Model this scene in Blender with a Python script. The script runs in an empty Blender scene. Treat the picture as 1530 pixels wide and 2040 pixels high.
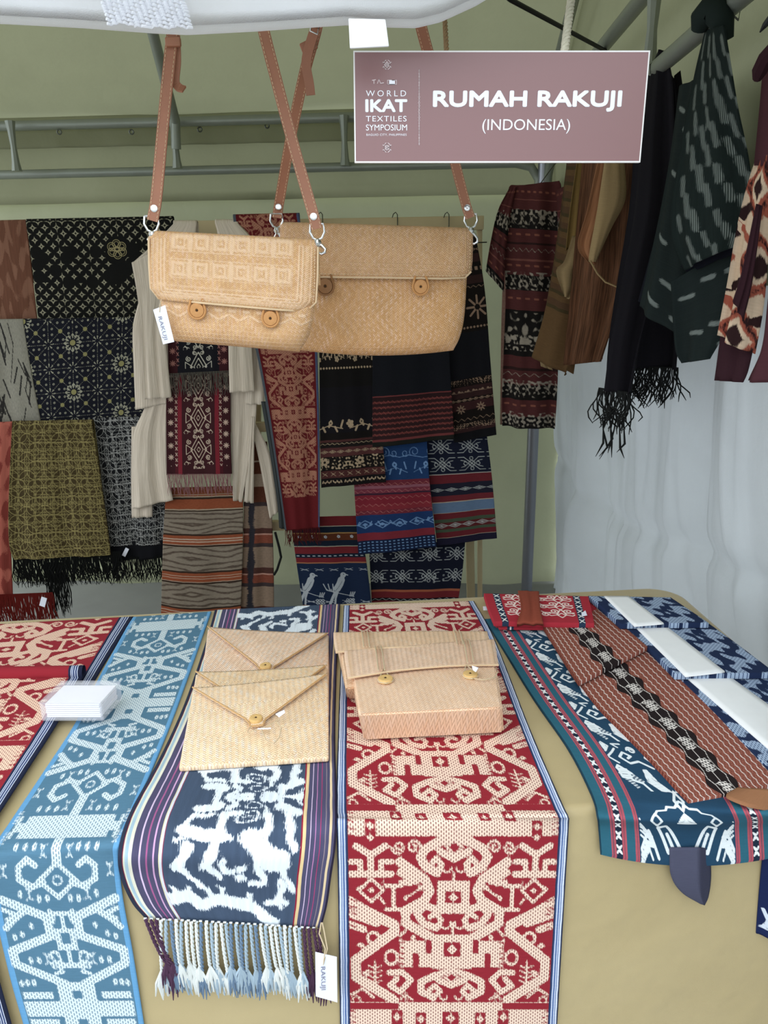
import bpy, bmesh, math, random
import numpy as np
from mathutils import Vector, Matrix
random.seed(7)
rng = np.random.RandomState(7)
SC = bpy.context.scene
COL = SC.collection
R_ = math.radians
# ------------------------------------------------------------------ camera, sky, exposure
PITCH, ROLL, FPX, CAMZ = R_(17.2), R_(0.95), 1530.0, 1.42
CF = Vector((0, math.cos(PITCH), -math.sin(PITCH)))
_U0 = Vector((0, math.sin(PITCH), math.cos(PITCH)))
_X0 = Vector((1, 0, 0))
CR = _X0 * math.cos(ROLL) - _U0 * math.sin(ROLL)
CU = _U0 * math.cos(ROLL) + _X0 * math.sin(ROLL)
CP = Vector((0, 0, CAMZ))
cam_d = bpy.data.cameras.new('camera')
cam = bpy.data.objects.new('camera', cam_d)
COL.objects.link(cam)
cam_d.sensor_fit = 'VERTICAL'
cam_d.sensor_height = 36.0
cam_d.lens = 36.0 * FPX / 2040.0
cam_d.clip_start = 0.02
m4 = Matrix(((CR.x, CU.x, -CF.x, 0), (CR.y, CU.y, -CF.y, 0), (CR.z, CU.z, -CF.z, CAMZ), (0, 0, 0, 1)))
cam.matrix_world = m4
SC.camera = cam
world = bpy.data.worlds.new('overcast_sky')
SC.world = world
world.use_nodes = True
bg = world.node_tree.nodes['Background']
bg.inputs[0].default_value = (0.86, 0.93, 1.0, 1)
bg.inputs[1].default_value = 1.0
# overcast dome: brighter overhead than at the horizon
_wt = world.node_tree
_tc = _wt.nodes.new('ShaderNodeTexCoord'); _sx = _wt.nodes.new('ShaderNodeSeparateXYZ'); _mr = _wt.nodes.new('ShaderNodeMapRange')
_wt.links.new(_tc.outputs['Generated'], _sx.inputs[0]); _wt.links.new(_sx.outputs[2], _mr.inputs[0])
_mr.inputs[1].default_value = 0.0; _mr.inputs[2].default_value = 1.0; _mr.inputs[3].default_value = 0.66; _mr.inputs[4].default_value = 1.6
_wt.links.new(_mr.outputs[0], bg.inputs[1])
SC.view_settings.view_transform = 'Standard'
SC.view_settings.look = 'None'
SC.view_settings.gamma = 1.0
SC.view_settings.use_curve_mapping = False
SC.view_settings.exposure = 1.30

# ------------------------------------------------------------------ pixel -> world
def ray(px, py):
    return CF + CR * ((px - 765.0) / FPX) + CU * ((1020.0 - py) / FPX)
def P(px, py, Y):
    d = ray(px, py); return CP + d * (Y / d.y)
def PZ(px, py, z):
    d = ray(px, py); return CP + d * ((z - CAMZ) / d.z)
TZ = 0.76
_a, _b = PZ(120, 1690, TZ), PZ(900, 1632, TZ)
_e = (_b - _a).normalized()
FN = Vector((-_e.y, _e.x, 0))          # points away from the camera, normal of the table front
def T(px, py, dz=0.003):
    return PZ(px, py, TZ + dz)
def FR(px, py, off=0.006):             # on the hanging front of the table, off = distance before it
    d = ray(px, py); p0 = _a - FN * off
    return CP + d * ((p0 - CP).dot(FN) / d.dot(FN))
def YY(pts, Y):
    return [P(x, y, Y) for x, y in pts]

# ------------------------------------------------------------------ materials
def C(h):
    h = h.lstrip('#'); o = []
    for i in (0, 2, 4):
        c = int(h[i:i + 2], 16) / 255
        o.append(c / 12.92 if c <= 0.04045 else ((c + 0.055) / 1.055) ** 2.4)
    return (o[0], o[1], o[2], 1)

class NT:
    def __init__(s, name, rough=0.85, spec=0.25):
        s.m = bpy.data.materials.new(name); s.m.use_nodes = True
        s.t = s.m.node_tree; s.b = s.t.nodes['Principled BSDF']; s.out = s.t.nodes['Material Output']
        s.b.inputs['Roughness'].default_value = rough
        s.b.inputs['Specular IOR Level'].default_value = spec
    def lk(s, a, inp):
        if isinstance(a, (int, float)): inp.default_value = a
        elif isinstance(a, tuple): inp.default_value = a
        else: s.t.links.new(a, inp)
    def math(s, op, a, b=None, clamp=False, c=None):
        n = s.t.nodes.new('ShaderNodeMath'); n.operation = op; n.use_clamp = clamp
        s.lk(a, n.inputs[0])
        if b is not None: s.lk(b, n.inputs[1])
        if c is not None: s.lk(c, n.inputs[2])
        return n.outputs[0]
    def mix(s, f, a, b, mode='MIX'):
        n = s.t.nodes.new('ShaderNodeMix'); n.data_type = 'RGBA'; n.blend_type = mode
        s.lk(f, n.inputs[0]); s.lk(a, n.inputs[6]); s.lk(b, n.inputs[7])
        return n.outputs[2]
    def uv(s):
        n = s.t.nodes.new('ShaderNodeUVMap'); n.uv_map = 'UVMap'
        sp = s.t.nodes.new('ShaderNodeSeparateXYZ'); s.t.links.new(n.outputs[0], sp.inputs[0])
        return n.outputs[0], sp.outputs[0], sp.outputs[1]
    def obj(s):
        n = s.t.nodes.new('ShaderNodeTexCoord'); return n.outputs['Object']
    def mapping(s, v, scale=(1, 1, 1), rot=0, loc=(0, 0, 0)):
        n = s.t.nodes.new('ShaderNodeMapping'); s.lk(v, n.inputs[0])
        n.inputs['Scale'].default_value = scale; n.inputs['Rotation'].default_value = (0, 0, rot)
        n.inputs['Location'].default_value = loc
        return n.outputs[0]
    def noise(s, v, scale, detail=2, rough=0.5):
        n = s.t.nodes.new('ShaderNodeTexNoise'); s.lk(v, n.inputs['Vector'])
        n.inputs['Scale'].default_value = scale; n.inputs['Detail'].default_value = detail
        n.inputs['Roughness'].default_value = rough
        return n.outputs['Fac']
    def attr(s, name):
        n = s.t.nodes.new('ShaderNodeAttribute'); n.attribute_name = name; return n.outputs['Fac']
    def ramp(s, f, stops, interp='CONSTANT'):
        n = s.t.nodes.new('ShaderNodeValToRGB'); s.lk(f, n.inputs[0])
        cr = n.color_ramp; cr.interpolation = interp
        cr.elements[0].position = stops[0][0]; cr.elements[0].color = C(stops[0][1])
        if len(stops) > 1:
            cr.elements[1].position = stops[1][0]; cr.elements[1].color = C(stops[1][1])
            for p, h in stops[2:]:
                e = cr.elements.new(p); e.color = C(h)
        else:
            cr.elements.remove(cr.elements[1])
        return n.outputs[0]
    def bump(s, h, strength=0.3, dist=0.002):
        n = s.t.nodes.new('ShaderNodeBump'); s.lk(h, n.inputs['Height'])
        n.inputs['Strength'].default_value = strength; n.inputs['Distance'].default_value = dist
        s.t.links.new(n.outputs[0], s.b.inputs['Normal'])
    def color(s, c): s.lk(c, s.b.inputs['Base Color'])
    def translucent(s, fac, col):
        tr = s.t.nodes.new('ShaderNodeBsdfTranslucent'); s.lk(col, tr.inputs[0])
        mx = s.t.nodes.new('ShaderNodeMixShader'); mx.inputs[0].default_value = fac
        s.t.links.new(s.b.outputs[0], mx.inputs[1]); s.t.links.new(tr.outputs[0], mx.inputs[2])
        s.t.links.new(mx.outputs[0], s.out.inputs[0])

def plain(name, h, rough=0.6, metal=0.0, var=0.0, vs=30, spec=0.4, bump=0, bs=200):
    n = NT(name, rough, spec)
    n.b.inputs['Metallic'].default_value = metal
    if var:
        f = n.noise(n.obj(), vs, 4)
        f = n.math('MULTIPLY_ADD', f, 2 * var, c=1 - var)
        n.color(n.mix(1.0, C(h), n.ramp(f, [(0, '000000'), (1, 'ffffff')], 'LINEAR') if False else _grey(n, f), 'MULTIPLY'))
    else:
        n.color(C(h))
    if bump: n.bump(n.noise(n.obj(), bs, 3), bump, 0.001)
    return n.m
def _grey(n, f):
    c = n.t.nodes.new('ShaderNodeCombineXYZ')
    for i in range(3): n.lk(f, c.inputs[i])
    return c.outputs[0]

def fab(name, base, layers=(), var=0.18, vscale=(60, 400), bump=0.25, rough=0.9, trans=0, thread=700):
    """woven cloth: base colour or stripes over U / V in metres, then motif layers held as distances in point attributes"""
    n = NT(name, rough, 0.15)
    vec, u, v = n.uv()
    if isinstance(base, str):
        col = C(base)
    else:
        ax, stops, tot = base
        x = n.math('MULTIPLY', u if ax == 'U' else v, 1.0 / tot)
        # a little wander so that stripes look woven
        w = n.noise(n.mapping(vec, (40, 40, 1)), 1.0, 1)
        x = n.math('MULTIPLY_ADD', w, 0.004, c=x)
        st = [(min(max(p, 0), 1), h) for p, h in stops]
        if len(st) <= 31:
            col = n.ramp(x, st)
        else:
            k = 30; c1 = n.ramp(x, st[:k]); c2 = n.ramp(x, st[k:])
            col = n.mix(n.math('GREATER_THAN', x, st[k][0] - 1e-4), c1, c2)
    for L in layers:
        sd = n.attr(L['a'])
        if L.get('fuzz'):
            fs = L.get('fs', (900, 120))
            nz = n.noise(n.mapping(vec, (fs[0], fs[1], 1)), 1.0, 2)
            sd = n.math('ADD', sd, n.math('MULTIPLY', n.math('SUBTRACT', nz, 0.5), L['fuzz'] * 2))
        f = n.math('MULTIPLY_ADD', sd, 1.0 / L.get('soft', 0.0008), True, c=0.5)
        f = n.math('MINIMUM', n.math('MAXIMUM', f, 0.0), 1.0)
        c = C(L['col'])
        if L.get('dash'):
            px, py, dx, dy, h = L['dash']
            fx = n.math('LESS_THAN', n.math('FRACT', n.math('MULTIPLY', u, 1 / px)), dx)
            row = n.math('FLOOR', n.math('MULTIPLY', u, 1 / px))
            fy = n.math('LESS_THAN', n.math('FRACT', n.math('MULTIPLY_ADD', v, 1 / py, c=n.math('MULTIPLY', row, 0.5))), dy)
            c = n.mix(n.math('MULTIPLY', fx, fy), c, C(h))
        if L.get('op') is not None: f = n.math('MULTIPLY', f, L['op'])
        col = n.mix(f, col, c)
    if var:
        nz = n.noise(n.mapping(vec, (vscale[0], vscale[1], 1)), 1.0, 3)
        col = n.mix(1.0, col, _grey(n, n.math('MULTIPLY_ADD', nz, 2 * var, c=1 - var)), 'MULTIPLY')
    n.color(col)
    if bump:
        h1 = n.noise(n.mapping(vec, (thread, thread * .25, 1)), 1.0, 1)
        h2 = n.noise(n.mapping(vec, (thread * .25, thread, 1)), 1.0, 1)
        n.bump(n.math('ADD', h1, h2), bump, 0.0008)
    if trans: n.translucent(trans, col)
    return n.m

def crinkle(name, h, freq=260, h2=None, bump=0.6, cross=0.0):
    n = NT(name, 0.9, 0.15)
    vec, u, v = n.uv()
    w = n.noise(n.mapping(vec, (freq, freq * .035, 1)), 1.0, 2)
    if h2: n.color(n.mix(n.math('MULTIPLY_ADD', w, 3.0, True, c=-1.0), C(h), C(h2)))
    else: n.color(n.mix(w, C(h), C(h)))
    n.bump(w, bump, 0.003)
    return n.m

def weave_mat(name, h1, h2, p=0.0026, zig=0.03, layers=(), dark='8f6238', tint='dfb795'):
    """twilled pandan strips: two strip directions, over four under four, zig-zagging by blocks"""
    n = NT(name, 0.55, 0.35)
    vec, u, v = n.uv()
    vv = n.math('PINGPONG', v, zig) if zig else v
    r = 0.70710678
    a = n.math('MULTIPLY', n.math('ADD', u, vv), r / p)
    b = n.math('MULTIPLY', n.math('SUBTRACT', u, vv), r / p)
    fa, fb = n.math('FLOOR', a), n.math('FLOOR', b)
    tw = n.math('FRACT', n.math('MULTIPLY', n.math('ADD', fa, fb), 0.25))
    over = n.math('LESS_THAN', tw, 0.5)
    ea = n.math('PINGPONG', a, 0.5); eb = n.math('PINGPONG', b, 0.5)
    def rnd(x, off):
        w = n.t.nodes.new('ShaderNodeTexWhiteNoise'); w.noise_dimensions = '1D'
        n.lk(n.math('ADD', x, off), w.inputs['W']); return w.outputs['Value']
    ca = n.mix(rnd(fa, 3.1), C(h1), C(h2)); cb = n.mix(rnd(fb, 77.7), C(h1), C(tint))
    col = n.mix(over, ca, cb)
    prof = n.math('ADD', n.math('MULTIPLY', over, eb), n.math('MULTIPLY', n.math('SUBTRACT', 1.0, over), ea))
    gap = n.math('LESS_THAN', prof, 0.09)
    gap = n.math('LESS_THAN', prof, 0.12)
    col = n.mix(n.math('MULTIPLY', gap, 0.5), col, C(dark))
    nz = n.noise(n.mapping(vec, (25, 25, 1)), 1.0, 3)
    col = n.mix(1.0, col, _grey(n, n.math('MULTIPLY_ADD', nz, 0.34, c=0.88)), 'MULTIPLY')
    ht = prof
    for L in layers:
        f = n.math('MULTIPLY_ADD', n.attr(L['a']), 1.0 / 0.001, True, c=0.5)
        f = n.math('MINIMUM', n.math('MAXIMUM', f, 0.0), 1.0)
        col = n.mix(n.math('MULTIPLY', f, L.get('op', .6)), col, C(L['col']))
        ht = n.math('ADD', ht, n.math('MULTIPLY', f, 0.5))
    n.color(col)
    n.bump(ht, 0.7, 0.0018)
    return n.m

# ------------------------------------------------------------------ mesh helpers
def tag(o, label=None, cat=None, group=None, kind=None):
    if label: o['label'] = label
    if cat: o['category'] = cat
    if group: o['group'] = group
    if kind: o['kind'] = kind
    return o
def thing(name, loc, label, cat, group=None):
    o = bpy.data.objects.new(name, None); COL.objects.link(o)
    o.location = loc; o.empty_display_size = 0.05
    return tag(o, label, cat, group)
def link(name, me, mat, parent=None):
    o = bpy.data.objects.new(name, me); COL.objects.link(o)
    if mat is not None and len(me.materials) == 0: me.materials.append(mat)
    if parent is not None:
        o.parent = parent
        mw = Matrix.Translation(parent.location)
        if parent.parent is not None: mw = Matrix.Translation(parent.parent.location) @ mw
        o.matrix_parent_inverse = mw.inverted() if parent.type == 'EMPTY' else Matrix()
    return o
def raw(name, V, F, mat, parent=None, smooth=True, uv=None, attrs=None):
    me = bpy.data.meshes.new(name)
    V = np.asarray(V, dtype=np.float32).reshape(-1, 3)
    if isinstance(F, np.ndarray):
        nf, k = F.shape
        me.vertices.add(len(V)); me.vertices.foreach_set('co', V.ravel())
        me.loops.add(nf * k); me.loops.foreach_set('vertex_index', F.ravel().astype(np.int32))
        me.polygons.add(nf)
        me.polygons.foreach_set('loop_start', np.arange(0, nf * k, k, dtype=np.int32))
        me.update(calc_edges=True)
    else:
        me.from_pydata([tuple(map(float, p)) for p in V], [], F); me.update()
    if smooth: me.polygons.foreach_set('use_smooth', np.ones(len(me.polygons), dtype=bool))
    if uv is not None:
        ul = me.uv_layers.new(name='UVMap')
        li = np.empty(len(me.loops), dtype=np.int32); me.loops.foreach_get('vertex_index', li)
        ul.data.foreach_set('uv', np.asarray(uv, dtype=np.float32).reshape(-1, 2)[li].ravel())
    for k, a in (attrs or {}).items():
        at = me.attributes.new(k, 'FLOAT', 'POINT'); at.data.foreach_set('value', np.asarray(a, dtype=np.float32).ravel())
    return link(name, me, mat, parent)

class MB:
    """collects vertices / faces of several primitives into ONE mesh"""
    def __init__(s): s.V = []; s.F = []
    def add(s, V, F):
        k = len(s.V); s.V += [tuple(v) for v in V]; s.F += [tuple(i + k for i in f) for f in F]
    def tube(s, pts, r, n=8, caps=True, flat=None):
        pts = [Vector(p) for p in pts]; V = []; F = []
        rs = r if isinstance(r, (list, tuple)) else [r] * len(pts)
        up = None
        for i, p in enumerate(pts):
            t = (pts[min(i + 1, len(pts) - 1)] - pts[max(i - 1, 0)])
            if t.length < 1e-9: t = Vector((0, 0, 1))
            t.normalize()
            if up is None:
                up = Vector((0, 0, 1)) if abs(t.z) < 0.9 else Vector((1, 0, 0))
            a = t.cross(up).normalized(); b = a.cross(t).normalized(); up = b
            for k in range(n):
                an = 2 * math.pi * k / n
                V.append(p + a * (math.cos(an) * rs[i]) + b * (math.sin(an) * rs[i]))
        for i in range(len(pts) - 1):
            for k in range(n):
                F.append((i * n + k, i * n + (k + 1) % n, (i + 1) * n + (k + 1) % n, (i + 1) * n + k))
        if caps:
            F.append(tuple(range(n - 1, -1, -1))); F.append(tuple((len(pts) - 1) * n + k for k in range(n)))
        s.add(V, F); return s
    def box8(s, c):     # eight corners: four of the bottom, four of the top, same order
        s.add(c, [(0, 3, 2, 1), (4, 5, 6, 7), (0, 1, 5, 4), (1, 2, 6, 5), (2, 3, 7, 6), (3, 0, 4, 7)]); return s
    def box(s, c, hx, hy, hz, ax=None):
        c = Vector(c)
        X, Y, Z = ax or (Vector((1, 0, 0)), Vector((0, 1, 0)), Vector((0, 0, 1)))
        q = []
        for sz in (-1, 1):
            for sx, sy in ((-1, -1), (1, -1), (1, 1), (-1, 1)):
                q.append(c + X * (sx * hx) + Y * (sy * hy) + Z * (sz * hz))
        return s.box8(q)
    def lathe(s, c, prof, axis, n=20, ridg=0, ridn=1):
        axis = Vector(axis).normalized(); u = axis.orthogonal().normalized(); w = axis.cross(u)
        V = []; F = []
        for r, h in prof:
            for k in range(n):
                an = 2 * math.pi * k / n
                rr = r * (1 + ridg * (k % 2))
                V.append(Vector(c) + axis * h + (u * math.cos(an) + w * math.sin(an)) * rr)
        for i in range(len(prof) - 1):
            for k in range(n):
                F.append((i * n + k, i * n + (k + 1) % n, (i + 1) * n + (k + 1) % n, (i + 1) * n + k))
        F.append(tuple(range(n - 1, -1, -1))); F.append(tuple((len(prof) - 1) * n + k for k in range(n)))
        s.add(V, F); return s
    def ring(s, c, axis, R, r, n=20, m=6, ex=1.0, up=None):
        axis = Vector(axis).normalized(); w = (Vector(up) if up else axis.orthogonal()).normalized(); u = w.cross(axis).normalized()
        pts = [Vector(c) + u * math.cos(2 * math.pi * k / n) * R + w * math.sin(2 * math.pi * k / n) * R * ex for k in range(n + 1)]
        return s.tube(pts, r, m, caps=False)
    def build(s, name, mat, parent=None, smooth=True, bevel=0, segs=2, **kw):
        o = raw(name, s.V, s.F, mat, parent, smooth=False)
        me = o.data
        if bevel:
            bm = bmesh.new(); bm.from_mesh(me)
            bmesh.ops.remove_doubles(bm, verts=bm.verts, dist=1e-6)
            bmesh.ops.bevel(bm, geom=[e for e in bm.edges if len(e.link_faces) == 2 and e.calc_face_angle(0) > 0.5], offset=bevel, segments=segs, affect='EDGES', profile=0.5)
            bm.to_mesh(me); bm.free()
        bm = bmesh.new(); bm.from_mesh(me); bmesh.ops.recalc_face_normals(bm, faces=bm.faces); bm.to_mesh(me); bm.free()
        if smooth:
            me.polygons.foreach_set('use_smooth', np.ones(len(me.polygons), dtype=bool))
            try: me.set_sharp_from_angle(angle=R_(40))
            except Exception: pass
        return tag(o, **kw) if kw else o
def planar_uv(o, ox, ux, uy):
    """UV in metres on the plane through ox with axes ux, uy (world == mesh coordinates)"""
    me = o.data; n = len(me.vertices)
    co = np.empty(n * 3, dtype=np.float32); me.vertices.foreach_get('co', co); co = co.reshape(-1, 3) - np.array(ox)
    uv = np.stack([co @ np.array(ux), co @ np.array(uy)], 1)
    ul = me.uv_layers.get('UVMap') or me.uv_layers.new(name='UVMap')
    li = np.empty(len(me.loops), dtype=np.int32); me.loops.foreach_get('vertex_index', li)
    ul.data.foreach_set('uv', uv[li].astype(np.float32).ravel())

def catmull(pts, per=8):
    p = np.array([list(q) for q in pts], dtype=float)
    if len(p) == 2: return p
    q = np.vstack([2 * p[0] - p[1], p, 2 * p[-1] - p[-2]]); out = []
    for i in range(1, len(q) - 2):
        for t in np.linspace(0, 1, per, endpoint=False):
            a, b, c, d = q[i - 1], q[i], q[i + 1], q[i + 2]
            out.append(0.5 * (2 * b + (c - a) * t + (2 * a - 5 * b + 4 * c - d) * t * t + (3 * b - a - 3 * c + d) * t ** 3))
    out.append(p[-1]); return np.array(out)
def resample(pts, n, smooth=True):
    p = catmull(pts) if smooth else np.array([list(q) for q in pts], dtype=float)
    d = np.concatenate([[0], np.cumsum(np.linalg.norm(np.diff(p, axis=0), axis=1))])
    t = np.linspace(0, d[-1], n)
    return np.stack([np.interp(t, d, p[:, k]) for k in range(3)], 1), d[-1]
def gridfaces(nv, nu):
    i = np.arange(nv * nu).reshape(nv, nu)
    return np.stack([i[:-1, :-1], i[1:, :-1], i[1:, 1:], i[:-1, 1:]], -1).reshape(-1, 4)
def gridmesh(name, G, uv, attrs, mat, parent=None, th=0.002, thdir=None):
    nv, nu = G.shape[:2]
    F = gridfaces(nv, nu); V = G.reshape(-1, 3)
    idx = np.arange(nv * nu).reshape(nv, nu)
    loop = np.concatenate([idx[0, :], idx[1:, -1], idx[-1, -2::-1], idx[-2:0:-1, 0]])
    if th:
        if thdir is None:
            c = np.cross(G[-1, 0] - G[0, 0] + G[-1, -1] - G[0, -1], G[0, -1] - G[0, 0] + G[-1, -1] - G[-1, 0]); c = c / (np.linalg.norm(c) + 1e-12)
            if np.dot(c, V.mean(0) - np.array(CP)) < 0: c = -c
            thdir = c
        B = V[loop] + np.asarray(thdir) * th
        k0 = len(V); m = len(loop)
        j = np.arange(m)
        F2 = np.stack([loop, loop[(j + 1) % m], k0 + (j + 1) % m, k0 + j], 1)
        V = np.vstack([V, B]); F = np.vstack([F, F2])
        uv = np.vstack([uv.reshape(-1, 2), uv.reshape(-1, 2)[loop]])
        attrs = {k: np.concatenate([a.ravel(), a.ravel()[loop]]) for k, a in (attrs or {}).items()}
    return raw(name, V, F, mat, parent, True, uv, attrs)

def sheet(name, mat, L, R, cell=0.005, pat=None, parent=None, fold=(0, 2, 0), over=0, drop=0.12, th=0.002,
          smooth=True, bow=0, rough=0, mid=None, uvw=None, rim=None, bulge=None, nu=None, nv=None, seed=0, bowp=1):
    """cloth spanned between a left and a right edge, hung over a rail when over > 0"""
    l0 = sum((Vector(L[i + 1]) - Vector(L[i])).length for i in range(len(L) - 1))
    l1 = sum((Vector(R[i + 1]) - Vector(R[i])).length for i in range(len(R) - 1))
    w0 = (Vector(R[0]) - Vector(L[0])).length; w1 = (Vector(R[-1]) - Vector(L[-1])).length
    H = max(l0, l1); W = max(w0, w1)
    nv = nv or max(8, int(H / cell)); nu = nu or max(8, int(W / cell))
    A, _ = resample(L, nv, smooth); B, _ = resample(R, nv, smooth)
    u = np.linspace(0, 1, nu); v = np.linspace(0, 1, nv)
    G = A[:, None, :] * (1 - u)[None, :, None] + B[:, None, :] * u[None, :, None]
    c = np.cross(G[-1, nu // 2] - G[0, nu // 2], G[nv // 2, -1] - G[nv // 2, 0]); c /= np.linalg.norm(c) + 1e-12
    if np.dot(c, G.mean((0, 1)) - np.array(CP)) < 0: c = -c
    UU, VV = np.meshgrid(u, v)
    d = np.zeros_like(UU)
    amp, k, ph = fold
    if amp:
        d += amp * np.sin(2 * math.pi * k * UU + ph + 0.9 * VV) * (0.25 + 0.75 * VV)
        d += amp * 0.45 * np.sin(2 * math.pi * (k * 1.9 + .3) * UU + ph * 2.3 - 1.4 * VV) * (0.4 + 0.6 * VV)
    if rough:
        d += rough * (np.sin(UU * 9 + VV * 13 + seed) * np.sin(VV * 17 - UU * 5 + seed * 2))
    if bulge is not None: d -= bulge(UU, VV)
    G = G + d[..., None] * c
    if bow: G[..., 2] -= bow * (4 * UU * (1 - UU)) * VV ** bowp
    X = UU * W; Y = VV * H
    if over:
        r = over; top = G[0]
        th_ = np.linspace(math.pi, 0, 7)[:-1]
        back = np.array([0, 1.0, 0])
        rows = []; ys = []
        for q in np.linspace(drop, 0, 5)[:-1]:
            rows.append(top + back * 2 * r - np.array([0, 0, q])); ys.append(-(q + math.pi * r))
        for t in th_:
            rows.append(top + back * (r - r * math.cos(t)) + np.array([0, 0, r * math.sin(t)])); ys.append(-r * t)
        rows = np.array(rows) - 0
        G = np.vstack([rows, G]); Y = np.vstack([np.repeat(np.array(ys)[:, None], nu, 1), Y])
        X = np.vstack([np.repeat(X[:1], len(ys), 0), X])
    at = pat(X, Y, W, H) if pat else {}
    if uvw: X = X * uvw
    o = gridmesh(name, G, np.stack([X, Y], -1), at, mat, parent, th)
    o['_dim'] = 0; del o['_dim']
    return o, W, H

def dims(L, R):
    l0 = sum((Vector(L[i + 1]) - Vector(L[i])).length for i in range(len(L) - 1))
    l1 = sum((Vector(R[i + 1]) - Vector(R[i])).length for i in range(len(R) - 1))
    return max((Vector(R[0]) - Vector(L[0])).length, (Vector(R[-1]) - Vector(L[-1])).length), max(l0, l1)

def ribbon(name, pts, w, th, mat, parent=None, wdir=(1, 0, 0), n=None, kw=None):
    p, Lg = resample(pts, n or max(6, int(len(pts) * 6)))
    V = []; F = []; uv = []
    for i in range(len(p)):
        t = Vector(p[min(i + 1, len(p) - 1)] - p[max(i - 1, 0)]).normalized()
        wd = Vector(wdir); wd = (wd - t * wd.dot(t)).normalized(); nn = t.cross(wd).normalized()
        q = Vector(p[i])
        V += [q - wd * w / 2 - nn * th / 2, q + wd * w / 2 - nn * th / 2, q + wd * w / 2 + nn * th / 2, q - wd * w / 2 + nn * th / 2]
    for i in range(len(p) - 1):
        for k in range(4):
            F.append((i * 4 + k, i * 4 + (k + 1) % 4, i * 4 + 4 + (k + 1) % 4, i * 4 + 4 + k))
    F.append((3, 2, 1, 0)); e = (len(p) - 1) * 4; F.append((e, e + 1, e + 2, e + 3))
    o = raw(name, V, F, mat, parent, smooth=False)
    if kw: tag(o, **kw)
    return o
def stitches(pts, w, off, r=0.0006, pitch=0.006, wdir=(1, 0, 0), front=(0, -1, 0), mb=None):
    mb = mb or MB()
    p, Lg = resample(pts, max(8, int(sum((Vector(pts[i + 1]) - Vector(pts[i])).length for i in range(len(pts) - 1)) / pitch * 2)))
    for i in range(0, len(p) - 1, 2):
        t = Vector(p[i + 1] - p[i]).normalized()
        wd = Vector(wdir); wd = (wd - t * wd.dot(t)).normalized()
        for s in ((-1, 1) if w else (0,)):
            a = Vector(p[i]) + wd * s * w / 2 + Vector(front) * off
            mb.tube([a, a + t * (pitch * 0.62)], r, 4)
    return mb
def fringe(name, mat, A, B, n, length, r=0.0012, parent=None, wav=0.012, seed=0, stuff=True, down=(0, 0, -1), spread=0.01, label=None):
    rs = np.random.RandomState(seed); mb = MB(); A = Vector(A); B = Vector(B); dn = Vector(down)
    for i in range(n):
        t = (i + rs.rand() * .6) / n
        p = A.lerp(B, t); L = length * (0.75 + 0.4 * rs.rand()); ph = rs.rand() * 6; am = wav * (0.3 + rs.rand()); sp = (rs.rand() - .5) * spread * 2; sy = (rs.rand() - .5) * spread
        pts = []
        for k in range(7):
            q = k / 6
            pts.append(p + dn * (L * q) + Vector((math.sin(ph + q * 5) * am * q + sp * q, math.cos(ph * 1.7 + q * 4) * am * q * .6 + sy * q, 0)))
        mb.tube(pts, [r] * 6 + [r * .5], 3, caps=False)
    o = mb.build(name, mat, parent, smooth=True)
    if stuff: o['kind'] = 'stuff'
    if label: o['label'] = label
    return o

# ------------------------------------------------------------------ motif distances (positive inside)
class M:
    def __init__(s, x, y): s.x = x; s.y = y; s.v = np.full(x.shape, -9e3)
    def d(s, a, b):
        ax, ay = a; bx, by = b; dx, dy = bx - ax, by - ay
        l2 = dx * dx + dy * dy + 1e-12
        t = np.clip(((s.x - ax) * dx + (s.y - ay) * dy) / l2, 0, 1)
        return np.hypot(s.x - ax - t * dx, s.y - ay - t * dy)
    def line(s, pts, w, cut=False):
        dd = None
        for i in range(len(pts) - 1):
            e = s.d(pts[i], pts[i + 1]); dd = e if dd is None else np.minimum(dd, e)
        return s._p(w / 2 - dd, cut)
    def _p(s, v, cut):
        s.v = np.minimum(s.v, -v) if cut else np.maximum(s.v, v); return s
    def disk(s, c, r, ex=1.0, cut=False): return s._p(r - np.hypot(s.x - c[0], (s.y - c[1]) / ex), cut)
    def ring(s, c, r, w, ex=1.0, cut=False): return s._p(w / 2 - np.abs(r - np.hypot(s.x - c[0], (s.y - c[1]) / ex)), cut)
    def dia(s, c, rx, ry, cut=False): return s._p((1 - np.abs(s.x - c[0]) / rx - np.abs(s.y - c[1]) / ry) * min(rx, ry) * .75, cut)
    def diaring(s, c, rx, ry, w, cut=False): return s._p(w / 2 - np.abs((1 - np.abs(s.x - c[0]) / rx - np.abs(s.y - c[1]) / ry) * min(rx, ry) * .75), cut)
    def box(s, x0, x1, y0, y1, cut=False):
        return s._p(np.minimum(np.minimum(s.x - x0, x1 - s.x), np.minimum(s.y - y0, y1 - s.y)), cut)
    def spiral(s, c, r0, r1, turns, a0, w, flip=1, n=14):
        pts = [(c[0] + flip * math.cos(a0 + 2 * math.pi * turns * k / n) * (r0 + (r1 - r0) * k / n), c[1] + math.sin(a0 + 2 * math.pi * turns * k / n) * (r0 + (r1 - r0) * k / n)) for k in range(n + 1)]
        return s.line(pts, w)

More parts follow.
